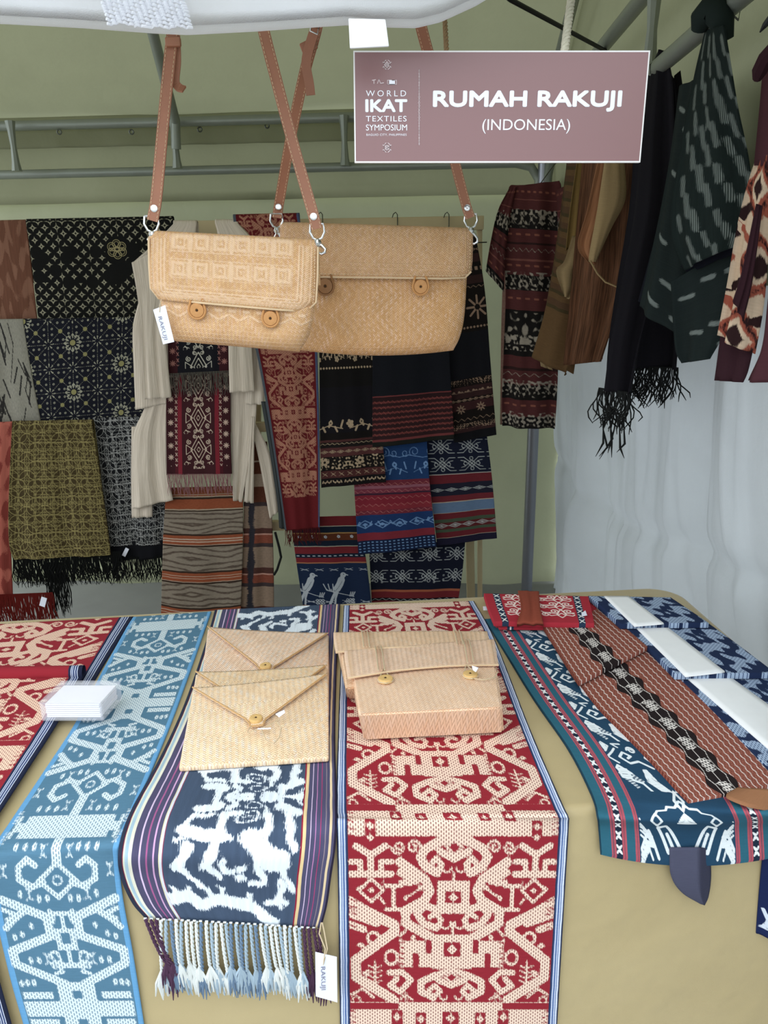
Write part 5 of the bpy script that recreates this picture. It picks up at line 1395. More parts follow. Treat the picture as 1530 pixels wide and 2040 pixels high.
MB().tube([P(1392, 60, 1.42), P(1398, 38, 1.41), P(1412, 22, 1.40), P(1428, 22, 1.39), P(1438, 44, 1.38), P(1446, 80, 1.38)], [.012, .019, .022, .022, .019, .012], 10).build('shoulder', mgj, gj)
whook(gj, P(1420, 14, 1.40), rail_pt(-1.80))

# maroon and cream ikat shirt at the edge
ms = thing('shirt', P(1490, 500, 1.2), 'maroon shirt with cream and rust ikat panels at the right edge', 'shirt', G2)
def blob(x, y, W, H):
    m = M(np.mod(x + .01 * np.sin(y * 30), .085) - .0425, np.mod(y + .03 * np.floor((x) / .085), .11) - .055)
    m.diaring((0, 0), .030, .042, .012).line([(-.04, -.05), (-.015, -.03)], .012).line([(.04, .05), (.015, .03)], .012)
    q = M(m.x, m.y); q.dia((0, 0), .014, .02).diaring((0, 0), .030, .044, .0045).line([(-.04, .045), (-.02, .03)], .016).line([(.04, -.045), (.022, -.03)], .016)
    return {'m': q.v, 'm2': m.v}
mck = fab('cream_rust_ikat', 'cdb59a', [dict(a='m2', col='9a5240', fuzz=.003, soft=.002), dict(a='m', col='2c1a1a', fuzz=.003, soft=.002)], var=.12)
mmr = fab('maroon_cotton', '4a2a30', var=.1); mmd = fab('maroon_dark_cotton', '331c22', var=.1)
gp('front_panel', mck, [(1514, 296), (1494, 350), (1470, 440), (1448, 560), (1426, 668)], [(1540, 296), (1536, 350), (1528, 460), (1514, 600), (1494, 706)], 1.24, ms, cell=.005, fold=(.012, 1.2, 0), pat=blob, Yr=1.20)
gp('shoulder_panel', mmr, [(1520, 130), (1512, 220), (1500, 330)], [(1580, 120), (1580, 220), (1575, 330)], 1.24, ms, cell=.01, Yr=1.16)
gp('hem_panel', mmd, [(1436, 660), (1428, 720), (1422, 758)], [(1500, 690), (1488, 740), (1478, 762)], 1.26, ms, cell=.01, Yr=1.22)
gp('placket', mmd, [(1508, 406), (1480, 540), (1462, 600)], [(1520, 410), (1500, 560), (1482, 640)], 1.19, ms, cell=.01)
gp('front_placket', mmr, [(1536, 300), (1532, 430), (1516, 600), (1504, 690), (1474, 760)], [(1600, 300), (1600, 430), (1590, 600), (1590, 690), (1590, 762)], 1.18, ms, cell=.008, fold=(.012, 1, 1), Yr=1.12)
MB().tube([P(1508, 158, 1.22), P(1514, 140, 1.21), P(1524, 118, 1.2), P(1545, 95, 1.19)], [.006, .011, .011, .011], 8).build('collar', mmd, ms)
MB().tube([P(1514, 64, 1.22), P(1524, 50, 1.21), P(1545, 20, 1.2), P(1560, 20, 1.19)], [.001, .004, .004, .004], 8).build('hanger_arm', mat_dark, ms)

# ================================================================== WOVEN BAGS AND POUCHES
WV1, WV2 = 'd2a371', 'e2b987'
mat_rat = plain('rattan_coil', 'c08a52', .55, var=.15, vs=300)
mat_hole = plain('button_hole', '3a2410', .8)
mat_leather = plain('tan_leather', 'a06c52', .5, var=.1, vs=60, spec=.4, bump=.15, bs=900)
mat_thread = plain('cream_thread', 'd9bd97', .8)
mat_cord = plain('beige_cord', 'c9b594', .85)
def button(c, r, parent, axis=(0, -1, 0), mat=mat_rat, loop=True, up=(0, 0, 1), lab=None):
    ax = Vector(axis).normalized(); c = Vector(c)
    b = MB().lathe(c, [(r * .98, -.002), (r * 1.0, .001), (r * .92, .0035), (r * .55, .0042), (r * .22, .0036), (r * .12, .002)], ax, 36, .035)
    o = b.build('button', mat, parent)
    MB().lathe(c, [(r * .13, .002), (r * .13, .0040)], ax, 12).build('button_hole', mat_hole, o)
    if loop:
        u = Vector(up); s_ = u.cross(ax).normalized()
        pts = []
        for k in range(17):
            a = math.pi * (1.12 + .76 * 2 * 0 + (k / 16) * .76 - .0) if False else (-.25 + 1.5 * k / 16) * math.pi * 1.0
            pts.append(c + s_ * (math.cos(a - math.pi * 0 + math.pi) * r * 1.12) - u * (math.sin(a) * r * 1.15) + ax * .002)
        pts = [c + s_ * (-r * .75) + u * (r * 1.5) - ax * .001] + [c + s_ * (-math.cos(t) * r * 1.14) - u * (math.sin(t) * r * 1.14) + ax * .002 for t in np.linspace(-.35, math.pi + .35, 18)] + [c + s_ * (r * .75) + u * (r * 1.5) - ax * .001]
        MB().tube(pts, .0017, 7).build('button_loop', mat, parent)
    return o
def pouch_prof(U, V, top=.35):
    a = np.sqrt(np.clip(1 - np.abs(2 * U - 1) ** 5, 0, 1)); b = top + (1 - top) * np.clip(V / .8, 0, 1) ** .7
    c = np.sqrt(np.clip(1 - np.clip((V - .80) / .20, 0, 1) ** 2, 0, 1)); return a * b * c
def pouch(name, mat, L, R, depth, parent, pat=None, n=(70, 110), top=.35, nrm=Vector((0, 1, 0))):
    nv, nu = n; A, H = resample(L, nv); B, _ = resample(R, nv); W = (Vector(R[0]) - Vector(L[0])).length
    u = np.linspace(0, 1, nu); v = np.linspace(0, 1, nv); U, V = np.meshgrid(u, v)
    G = A[:, None] * (1 - u)[None, :, None] + B[:, None] * u[None, :, None]
    pr = pouch_prof(U, V, top)[..., None] * depth * .5 * np.array(nrm)
    Fr, Bk = G - pr, G + pr
    F = gridfaces(nv, nu); Vv = np.vstack([Fr.reshape(-1, 3), Bk.reshape(-1, 3)]); F = np.vstack([F, F[:, ::-1] + nv * nu])
    uv = np.stack([U * W, V * H], -1).reshape(-1, 2); uv = np.vstack([uv, uv])
    at = pat(U * W, V * H, W, H) if pat else {}
    at = {k: np.concatenate([a.ravel(), a.ravel()]) for k, a in at.items()}
    return raw(name, Vv, F, mat, parent, True, uv, at)
def snap(name, ring_c, hook_end, parent, lean=0):
    """swivel snap hook: strap ring, ball, sprung hook"""
    rc = Vector(ring_c); he = Vector(hook_end); mb = MB()
    mb.tube([rc + Vector((-.0085, 0, .010)), rc + Vector((-.0100, 0, 0)), rc + Vector((-.006, 0, -.008)), rc + Vector((0, 0, -.011)), rc + Vector((.006, 0, -.008)), rc + Vector((.0100, 0, 0)), rc + Vector((.0085, 0, .010)), rc + Vector((-.0085, 0, .010))], .0017, 8)
    p = rc + Vector((0, 0, -.014))
    mb.lathe(p, [(.001, -.0055), (.004, -.004), (.0055, 0), (.004, .004), (.001, .0055)], (0, 0, 1), 14)
    d = he - p; s_ = Vector((1, 0, 0))
    mb.tube([p + Vector((0, 0, -.003)), p + d * .25 + s_ * .004, p + d * .6 + s_ * .0075, p + d * .85 + s_ * .006, he, p + d * .9 - s_ * .003, p + d * .72 - s_ * .004], [.0028, .0026, .0022, .002, .002, .0018, .0012], 8)
    mb.tube([p + d * .2 - s_ * .001, p + d * .5 - s_ * .0035, p + d * .78 - s_ * .0038], .0011, 6)
    return mb.build(name, mat_steel, parent)
def strap(pts, w, parent, hole=True):
    o = ribbon('strap', pts, w, .0028, mat_leather, parent, n=60)
    st_ = stitches(pts, w - .0036, .0020, .00042, .0052)
    s_ = st_.build('stitching', mat_thread, o); s_['kind'] = 'stuff'
    e = Vector(pts[0]); e2 = Vector(pts[1]); q = e + (e2 - e).normalized() * .016 + Vector((0, -.0016, 0))
    MB().lathe(q, [(.0048, 0), (.0048, .0012), (.0030, .0018), (.0008, .0014)], (0, -1, 0), 16).build('rivet', mat_steel, o)
    return o

# ---------- small bag in front
YA = 1.12
b1 = thing('shoulder_bag', P(470, 590, YA), 'smaller woven pandan shoulder bag with embossed squares on its flap, in front', 'bag')
def greca(x, y, W, H):
    m = M(x, y); 
    for k in range(4):
        o_ = .008 + k * .0055; m.line([(o_, 0), (o_, H - o_ * .8), (W - o_, H - o_ * .8), (W - o_, 0)], .0026)
    n_ = 6; x0 = .032; cw = (W - 2 * x0) / n_
    for r_ in (-.010, .027):
        for i in range(n_):
            cx, cy = x0 + (i + .5) * cw, r_ + cw * .5
            for k in range(3):
                h = cw * (.46 - .13 * k); m.line([(cx - h, cy - h), (cx + h, cy - h), (cx + h, cy + h), (cx - h, cy + h), (cx - h, cy - h)], .0022)
            m.disk((cx, cy), .002)
    m.v = np.where((y > .062) & (y < .07), np.maximum(m.v, .0012 - np.abs(y - .066)), m.v)
    z = M(x, y); rowm(z, .079, .008, .030, 'zig', .0022)
    m.v = np.maximum(m.v, np.where((x > .03) & (x < W - .03), z.v, -1)); return {'m': m.v}
mw1 = weave_mat('woven_pandan_small', WV1, WV2, .0021, .0, [dict(a='m', col='eecba6', op=.75)])
def zigz(x, y, W, H):
    z = M(x, y); rowm(z, H * .68, .008, .03, 'zig', .0022); rowm(z, H * .62, .004, .02, 'dash', .001); v = z.v
    for k in range(5): v = np.maximum(v, .0007 - np.abs(y - H * (.76 + .045 * k)))
    sq = M(np.mod(x, .026) - .013, y - H * .43); h = .010; sq.line([(-h, -h), (h, -h), (h, h), (-h, h), (-h, -h)], .002); return {'m': np.maximum(v, sq.v)}
L = YY([(306, 474), (312, 560), (326, 630), (338, 668), (350, 680)], YA); R = YY([(632, 496), (630, 560), (626, 620), (615, 670), (596, 701)], YA)
pouch('body', mw1, L, R, .058, b1, zigz)
mw1f = weave_mat('woven_pandan_flap', WV1, WV2, .0021, .0, [dict(a='m', col='f0cfac', op=.6)])
FLL = [(298, 474), (299, 530), (302, 574), (317, 594)]; FLR = [(634, 492), (633, 550), (630, 602), (611, 620)]
def bulge_f(d, off): return lambda U, V: pouch_prof(U, V * .62, .35) * d * .5 + off
o, W, H = sheet('flap', mw1f, YY(FLL, YA), YY(FLR, YA), cell=.0024, pat=greca, parent=b1, th=.002, over=.010, drop=.05, bulge=bulge_f(.058, .004), smooth=False)
A1 = YY(FLL, YA - .006) + YY([(400, 603), (500, 612), (560, 617)], YA - .030) + YY(list(reversed(FLR)), YA - .006)
MB().tube([p + Vector((0, -.004, 0)) for p in A1], .0016, 6).build('flap_binding', mat_thread, o)
s_ = stitches([p + Vector((0, -.002, 0)) for p in YY([(304, 476), (306, 572), (322, 589)], YA - .012) + YY([(400, 598), (500, 607), (560, 612)], YA - .032) + YY([(606, 615), (625, 598), (628, 494)], YA - .012)], 0, .002, .0006, .0042).build('stitching', mat_thread, o); s_['kind'] = 'stuff'
button(P(393, 618, YA - .030), .0100, b1); button(P(539, 634, YA - .030), .0100, b1)
snap('snap_hook', P(302, 446, YA - .003), P(298, 478, YA - .002), b1); snap('snap_hook', P(632, 462, YA - .003), P(640, 506, YA - .006), b1)
strap([P(304, 440, YA - .004), P(312, 390, YA - .004), P(325, 250, YA), P(338, 120, YA), P(346, 40, YA + .004), P(350, -78, YA + .006)], .0150, b1)
strap([P(631, 456, YA - .004), P(622, 420, YA - .004), P(585, 290, YA), P(552, 165, YA), P(523, 50, YA + .003), P(498, -78, YA + .006)], .0150, b1)
MB().box(P(345, 84, YA - .003), .0098, .004, .0055).build('strap_keeper', mat_leather, b1, bevel=.002)
ribbon('strap_tail', [P(350, 70, YA + .004), P(352, 120, YA + .006), P(349, 160, YA + .008), P(356, 174, YA + .006), P(367, 178, YA + .004)], .011, .0025, mat_leather, b1)
ptag = MB(); c_ = [P(305, 617, YA - .036), P(329, 608, YA - .036), P(347, 681, YA - .034), P(325, 686, YA - .034)]
ptag.box8(list(c_) + [p + Vector((0, .0008, 0)) for p in c_]); tag1 = ptag.build('price_tag', plain('white_tag_card', 'eef0fa', .55), b1, smooth=False)
MB().tube([P(322, 596, YA - .03), P(319, 606, YA - .036), P(318, 622, YA - .037)], .0006, 5).build('tag_string', mat_cord, b1)
# ---------- bigger bag behind
YBG = 1.29
b2 = thing('shoulder_bag', P(750, 590, YBG), 'bigger plain woven pandan shoulder bag hanging behind, beneath the brown sign', 'bag')
mw2 = weave_mat('woven_pandan_large', 'cb9a64', 'daac7a', .0026, .030, [dict(a='m', col='dcb083', op=.4)])
def edges2(x, y, W, H):
    v = np.full(x.shape, -1.0)
    for k in range(3): v = np.maximum(v, .0008 - np.abs(y - (H - .010 - .006 * k)))
    return {'m': np.maximum(v, .001 - np.abs(x - W + .012))}
L = YY([(562, 466), (566, 540), (572, 620), (590, 680), (600, 694)], YBG); R = YY([(932, 478), (930, 550), (925, 630), (916, 670), (903, 694)], YBG)
def bow2(x, y, W, H): return edges2(x, y, W, H)
pb = pouch('body', mw2, L, R, .075, b2, bow2)
co = np.empty(len(pb.data.vertices) * 3, dtype=np.float32); pb.data.vertices.foreach_get('co', co); co = co.reshape(-1, 3)
uu = (co[:, 0] - co[:, 0].min()) / (co[:, 0].max() - co[:, 0].min()); vv = (co[:, 2].max() - co[:, 2]) / (co[:, 2].max() - co[:, 2].min())
co[:, 2] -= .012 * 4 * uu * (1 - uu) * np.clip(vv - .5, 0, 1) * 2; pb.data.vertices.foreach_set('co', co.ravel())
GLL = [(557, 458), (558, 500), (560, 530), (566, 549)]; GLR = [(942, 470), (941, 520), (938, 542), (926, 553)]
o, W, H = sheet('flap', weave_mat('woven_pandan_large_flap', 'd2a475', 'dfb68a', .0026, .022, [dict(a='m', col='e0b68a', op=.5)]), YY(GLL, YBG), YY(GLR, YBG), cell=.0030, pat=edges2, parent=b2, th=.002, over=.012, drop=.05, bulge=bulge_f(.075, .004), smooth=False)
s_ = stitches([p + Vector((0, -.003, 0)) for p in YY([(568, 544), (660, 546)], YBG - .034) + YY([(760, 547), (860, 549), (922, 548)], YBG - .034) + YY([(934, 536), (936, 474)], YBG - .014)], 0, .003, .0007, .0050).build('stitching', mat_thread, o); s_['kind'] = 'stuff'
MB().tube([p + Vector((0, -.004, 0)) for p in YY([(560, 548)], YBG - .01) + YY([(640, 552), (760, 553), (880, 555)], YBG - .034) + YY([(926, 553), (938, 541)], YBG - .014)], .0016, 6).build('flap_binding', mat_thread, o)
dk = plain('dark_rattan_coil', '8a6038', .55, var=.15, vs=300)
button(P(648, 570, YBG - .040), .0118, b2, mat=dk, lab='x'); button(P(838, 571, YBG - .040), .0108, b2)
snap('snap_hook', P(551, 440, YBG - .003), P(550, 486, YBG - .004), b2); snap('snap_hook', P(938, 440, YBG - .003), P(944, 486, YBG - .002), b2)
strap([P(552, 434, YBG - .004), P(557, 400, YBG - .004), P(580, 270, YBG - .05), P(608, 140, YBG - .10), P(634, 40, YBG - .14), P(650, -80, YBG - .16)], .0150, b2)
strap([P(937, 434, YBG - .004), P(926, 400, YBG - .01), P(893, 270, YBG - .05), P(862, 140, YBG - .10), P(836, 40, YBG - .14), P(815, -80, YBG - .16)], .0150, b2)
MB().box(P(615, 92, YBG - .125), .011, .004, .007, (Vector((.92, 0, .38)), Vector((0, 1, 0)), Vector((-.38, 0, .92)))).build('strap_keeper', mat_leather, b2, bevel=.002)
ribbon('strap_tail', [P(628, 55, YBG - .142), P(614, 100, YBG - .13), P(610, 130, YBG - .125), P(616, 165, YBG - .12), P(619, 190, YBG - .118)], .0125, .0025, mat_leather, b2)
MB().tube([P(620, 48, YBG - .148), P(636, 52, YBG - .148), P(632, 68, YBG - .147), P(618, 62, YBG - .147), P(620, 48, YBG - .148)], .0013, 6).build('buckle', mat_steel, b2)

# ---------- envelopes on the navy scarf
mwe = [weave_mat('woven_envelope_a', 'ecc7a8', 'f6d8bb', .0032, .05, tint='ead8c8'), weave_mat('woven_envelope_b', 'edcaa0', 'f5d8b0', .0032, .04, tint='e8d6be'), weave_mat('woven_envelope_c', 'eeccA4', 'f7dab4', .0032, .06, tint='ead8c2')]
UP = Vector((0, 0, 1))
mat_wb = plain('pale_bamboo_button', 'd9b273', .5, var=.1, vs=200)
def slab(nm, quad, z0, th, mat, parent, bev=.003):
    """flat piece: quad of px corners with their heights"""
    top = [PZ(px, py, TZ + z0[i] + th) for i, (px, py) in enumerate(quad)]
    bot = [Vector((p.x, p.y, p.z - th)) for p in top]
    o = MB().box8(bot + top).build(nm, mat, parent, bevel=bev, segs=3)
    X = (top[1] - top[0]).normalized(); Y_ = UP.cross(X)
    planar_uv(o, top[0], X, Y_)
    return o
def envelope(idx, tl, tr, br, bl, zt, zb, tip, lab, btn=None, tagstr=False):
    cx = sum(p[0] for p in (tl, tr, br, bl)) / 4; cy = sum(p[1] for p in (tl, tr, br, bl)) / 4
    e = thing('envelope_pouch', T(cx, cy, zt), lab, 'pouch', 'woven envelope pouches')
    body = slab('body', [tl, tr, br, bl], [zt, zt, zb, zb], .009, mwe[idx], e)
    a, b = PZ(*tl, TZ + zt + .0115), PZ(*tr, TZ + zt + .0115); c = PZ(*tip, TZ + (zt + zb) / 2 + .0135)
    # flap: triangle with a trimmed point, bowed a little off the body
    N = 26; G = np.zeros((N, N, 3)); uv = np.zeros((N, N, 2))
    for j in range(N):
        v = j / (N - 1); w = max(1 - v, .09)
        l_, r_ = a.lerp(c, v), b.lerp(c, v)
        m_ = l_.lerp(r_, .5)
        l_ = m_ + (a - b) * .5 * w; r_ = m_ + (b - a) * .5 * w
        mid = a.lerp(b, (c - a).dot((b - a).normalized()) / (b - a).length * v + .5 * (1 - v))
        for i in range(N):
            u = i / (N - 1); p = l_.lerp(r_, u)
            p = p + UP * (.0045 * math.sin(u * math.pi) * (1 - v) ** .5 * v * 2 + .003 * (abs(2 * u - 1) ** 3) * (1 - v) + .0012)
            G[j, i] = list(p); uv[j, i] = ((p - a).dot((b - a).normalized()), (p - a).dot(UP.cross((b - a).normalized())))
    f_ = gridmesh('flap', G, uv, {}, mwe[idx], e, .0022, (0, 0, -1))
    edge = [Vector(G[j, 0]) + UP * .0004 for j in range(0, N, 3)] + [Vector(G[N - 1, 0]), Vector(G[N - 1, N - 1])] + [Vector(G[j, N - 1]) + UP * .0004 for j in range(N - 1, -1, -3)]
    MB().tube(edge, .0013, 6).build('flap_binding', plain('binding_%d' % idx, 'c39b68', .6), f_)
    if btn:
        button(PZ(*btn, TZ + (zt + zb) / 2 + .0175), .0098, e, UP, mat_wb, False)
    return e
e1 = envelope(0, (414, 1252), (655, 1264), (655, 1420), (392, 1420), .004, .004, (530, 1340), 'pinkish woven envelope pouch, rearmost of the three overlapping ones', (529, 1328))
e2 = envelope(1, (390, 1342), (652, 1328), (655, 1450), (372, 1460), .014, .010, (520, 1424), 'woven envelope pouch, middle one of the three, mostly covered')
e3 = envelope(2, (384, 1374), (654, 1345), (655, 1508), (356, 1528), .024, .006, (511, 1447), 'woven envelope pouch, front one of the three with a string round its button', (510, 1433))
zz = TZ + .03
pts = [PZ(506, 1440, zz), PZ(496, 1452, zz), PZ(493, 1460, zz), PZ(520, 1451, zz + .002), PZ(536, 1445, zz + .003), PZ(556, 1432, zz + .004)]
MB().tube(pts, .0008, 5).build('string', mat_cord, e3)
MB().tube([PZ(520, 1451, zz), PZ(530, 1475, zz - .002), PZ(545, 1482, zz - .003), PZ(556, 1470, zz - .002), PZ(560, 1450, zz), PZ(552, 1438, zz + .003)], .0008, 5).build('string', mat_cord, e3)
MB().tube([PZ(513, 1452, zz + .002), PZ(540, 1451, zz + .002)], .0012, 5).build('string_toggle', mat_tag, e3)
c_ = [PZ(549, 1422, zz + .012), PZ(566, 1414, zz + .014), PZ(568, 1419, zz + .013), PZ(556, 1428, zz + .010)]
MB().box8([p - UP * .001 for p in c_] + c_).build('price_tag', mat_tag, e3, smooth=False)

# ---------- box clutches on the centre runner
mwc = weave_mat('woven_clutch', 'eec8a8', 'f6d6ba', .0028, .0, tint='f2d4bc', layers=[dict(a='m', col='dcb488', op=.45)])
mwc2 = weave_mat('woven_clutch_rear', 'eac49e', 'f2d0ae', .0028, .0, tint='eccfb2')
def clutch(nm, lab, mat, tl, tr, br, bl, gl, gr, zt, zn, fl_l, fl_r, wrap, btns):
    """lying wedge: top face tl tr br bl (px), lower front edge gl gr on the cloth; zt far height, zn near height"""
    e = thing('box_clutch', T((tl[0] + tr[0]) / 2, (tl[1] + bl[1]) / 2), lab, 'bag', 'woven box clutches')
    t = [PZ(*tl, TZ + zt), PZ(*tr, TZ + zt), PZ(*br, TZ + zn), PZ(*bl, TZ + zn)]
    b = [Vector((t[0].x, t[0].y, TZ + .004)), Vector((t[1].x, t[1].y, TZ + .004)), PZ(*gr, TZ + .005), PZ(*gl, TZ + .005)]
    mb = MB().box8(b + t)
    o = mb.build('body', mat, e)
    bm = bmesh.new(); bm.from_mesh(o.data)
    bmesh.ops.subdivide_edges(bm, edges=bm.edges, cuts=6, use_grid_fill=True)
    cen = sum(t, Vector()) / 4; X = (t[1] - t[0]).normalized(); D = (t[3] - t[0]).normalized()
    for v in bm.verts:          # slight swelling of the top
        q = v.co - t[0]; u = q.dot(X) / (t[1] - t[0]).length; w = q.dot(D) / (t[3] - t[0]).length
        if v.co.z > TZ + .012: v.co.z += .006 * max(0, math.sin(max(0, min(1, u)) * math.pi)) * max(0, math.sin(max(0, min(1, w)) * math.pi))
    bmesh.ops.bevel(bm, geom=[e_ for e_ in bm.edges if len(e_.link_faces) == 2 and e_.calc_face_angle(0) > .6], offset=.0035, segments=3, affect='EDGES')
    bmesh.ops.recalc_face_normals(bm, faces=bm.faces); bm.to_mesh(o.data); bm.free()
    o.data.polygons.foreach_set('use_smooth', np.ones(len(o.data.polygons), dtype=bool)); o.data.set_sharp_from_angle(angle=R_(50))
    planar_uv(o, t[0], X, D * .8 + UP * -.6)
    # flap over the far half of the top face
    nrm = X.cross(D).normalized(); nrm = nrm if nrm.z > 0 else -nrm
    slope = lambda p: p
    dl, dr = fl_l, fl_r
    L_ = [t[0] + nrm * -.012 - D * .002, t[0] + nrm * .003 - D * .003 - X * .006] + [t[0].lerp(t[3], k * dl) + nrm * .0055 - X * .008 for k in (.3, .7, 1)]
    R__ = [t[1] + nrm * -.012 - D * .002, t[1] + nrm * .003 - D * .003 + X * .004] + [t[1].lerp(t[2], k * dr) + nrm * .0055 + X * .004 for k in (.3, .7, 1)]
    f_, W, H = sheet('flap', mat, L_, R__, cell=.006, parent=e, th=.0022, pat=clutch_edges, bulge=lambda U, V: .006 * np.sin(U * math.pi) * V)
    c = [L_[-1], L_[-1].lerp(R__[-1], .33) + UP * .006, L_[-1].lerp(R__[-1], .66) + UP * .006, R__[-1]]
    MB().tube(c, .0013, 6).build('flap_binding', mat_thread, f_)
    for s_ in wrap:             # woven bands that carry the fastening cords
        q0 = L_[1].lerp(R__[1], s_) + nrm * .003; q1 = L_[-1].lerp(R__[-1], s_) + nrm * .0085
        for dx in (-.005, .0, .005): MB().tube([q0 + X * dx, q0.lerp(q1, .5) + X * dx + UP * .005, q1 + X * dx], .0011, 5).build('fastening_band', mat_cord if dx else mwc, f_)
    for px, py in btns:
        c0 = PZ(px, py, TZ + zt + (zn - zt) * .5 + .008)
        button(c0, .0115, e, nrm, mat_wb, False)
        u_ = -D
        MB().tube([c0 + X * -.0118 + nrm * .001, c0 + X * -.010 - u_ * .007, c0 - u_ * .0125, c0 + X * .010 - u_ * .007, c0 + X * .0118 + nrm * .001, c0 + X * .007 + u_ * .012, c0 + u_ * .030 + nrm * .004, c0 - X * .007 + u_ * .012, c0 + X * -.0118 + nrm * .001], .0011, 5).build('button_loop', mat_cord, e)
    return e
def clutch_edges(x, y, W, H):
    v = np.full(x.shape, -1.0)
    for k in range(5): v = np.maximum(v, .0012 - np.abs(np.minimum(x, W - x) - .006 - k * .005))
    return {'m': v}
clutch('a', 'woven box clutch lying behind, half covered by the front one', mwc2, (672, 1264), (966, 1262), (985, 1352), (688, 1372), (692, 1394), (990, 1380), .045, .050, .42, .42, (.20, .80), [])
k1 = clutch('b', 'woven box clutch with two corded button closures lying in front', mwc, (694, 1300), (980, 1278), (1001, 1410), (714, 1424), (726, 1476), (1004, 1461), .052, .066, .50, .45, (.22, .81), [(768, 1354), (937, 1345)])
MB().tube([PZ(945, 1352, TZ + .07), PZ(965, 1354, TZ + .07), PZ(985, 1350, TZ + .068), PZ(992, 1338, TZ + .066)], .0009, 5).build('string', mat_cord, k1)
c_ = [PZ(940, 1326, TZ + .082), PZ(953, 1330, TZ + .084), PZ(948, 1338, TZ + .080), PZ(942, 1334, TZ + .080)]
MB().box8([p - UP * .001 for p in c_] + c_).build('price_tag', mat_tag, k1, smooth=False)

# ================================================================== CARD BOX
n = NT('clear_acrylic', .12, .6); n.b.inputs['Alpha'].default_value = .16; n.color((.93, .93, .97, 1)); mat_acr = n.m
cb = thing('card_box', T(158, 1415), 'clear acrylic box of white cards on the folded red cloth', 'card box')
z0 = .016; hgt = .030
def cbp(px, py): return T(px, py, z0)
A0, A1_, A3 = cbp(84, 1436), cbp(206, 1436), cbp(128, 1392); A2 = A1_ + (A3 - A0)
ex, ey = (A1_ - A0), (A3 - A0)
def cbx(u0, u1, v0, v1, h0, h1, nm, mat, par, bev=0):
    q = [A0 + ex * u + ey * v for u, v in ((u0, v0), (u1, v0), (u1, v1), (u0, v1))]
    return MB().box8([p + UP * h0 for p in q] + [p + UP * h1 for p in q]).build(nm, mat, par, smooth=False, bevel=bev)
cbx(0, 1, 0, 1, 0, .002, 'base', mat_acr, cb); cbx(0, 1, 0, .03, .002, hgt, 'front_wall', mat_acr, cb); cbx(0, 1, .97, 1, .002, hgt, 'back_wall', mat_acr, cb)
cbx(0, .02, .03, .97, .002, hgt, 'side_wall', mat_acr, cb); cbx(.98, 1, .03, .97, .002, hgt, 'side_wall', mat_acr, cb); cbx(-.01, 1.01, -.02, 1.02, hgt, hgt + .002, 'lid', mat_acr, cb)
cs = thing('card_stack', A0 + ex * .5 + ey * .5 + UP * .003, 'stack of white cards inside the clear acrylic box', 'cards')
mat_card = plain('white_card', 'f4f2f6', .6)
for k in range(7):
    j = .006 * math.sin(k * 2.1)
    cbx(.06 + j, .94 + j, .07, .93, .0035 + k * .0034, .0062 + k * .0034, 'card', mat_card, cs)

# ================================================================== SIGN
YS = 1.0
S_tl, S_tr, S_bl, S_br = P(708, 105, YS), P(1291, 105, YS), P(708, 322, YS), P(1272, 321, YS)
sw = ((S_tr - S_tl).length + (S_br - S_bl).length) / 2; sh = ((S_tl - S_bl).length + (S_tr - S_br).length) / 2
scn = (S_tl + S_tr + S_bl + S_br) / 4
SX = ((S_tr - S_tl) + (S_br - S_bl)).normalized(); SY = Vector((0, -1, 0)).cross(SX).normalized(); SY = SY if SY.z > 0 else -SY; SN = SX.cross(SY)
sg = thing('hanging_sign', scn, 'brown rectangular sign board with white lettering hanging on ropes', 'sign')
n = NT('brown_sign_print', .33, .75); n.color(C('87605f')); mat_sign = n.m
MB().box(scn, sw / 2, sh / 2, .0022, (SX, SY, SN)).build('board', mat_sign, sg, smooth=False)
mat_foam = plain('foam_edge', 'ece9e6', .7)
ed = MB()
for s_ in (-1, 1):
    ed.box(scn + SY * (s_ * (sh / 2 + .0008)) - SN * .0008, sw / 2 + .0016, .0008, .0030, (SX, SY, SN)); ed.box(scn + SX * (s_ * (sw / 2 + .0008)) - SN * .0008, .0008, sh / 2, .0030, (SX, SY, SN))
ed.build('foam_edge', mat_foam, sg, smooth=False)
mat_let = plain('white_print', 'f3f3f8', .5); mat_let2 = plain('pale_print', 'd6c4c4', .5)
def on_sign(px, py):
    d = ray(px, py); p0 = scn + SN * .0026
    return CP + d * ((p0 - CP).dot(SN) / d.dot(SN))
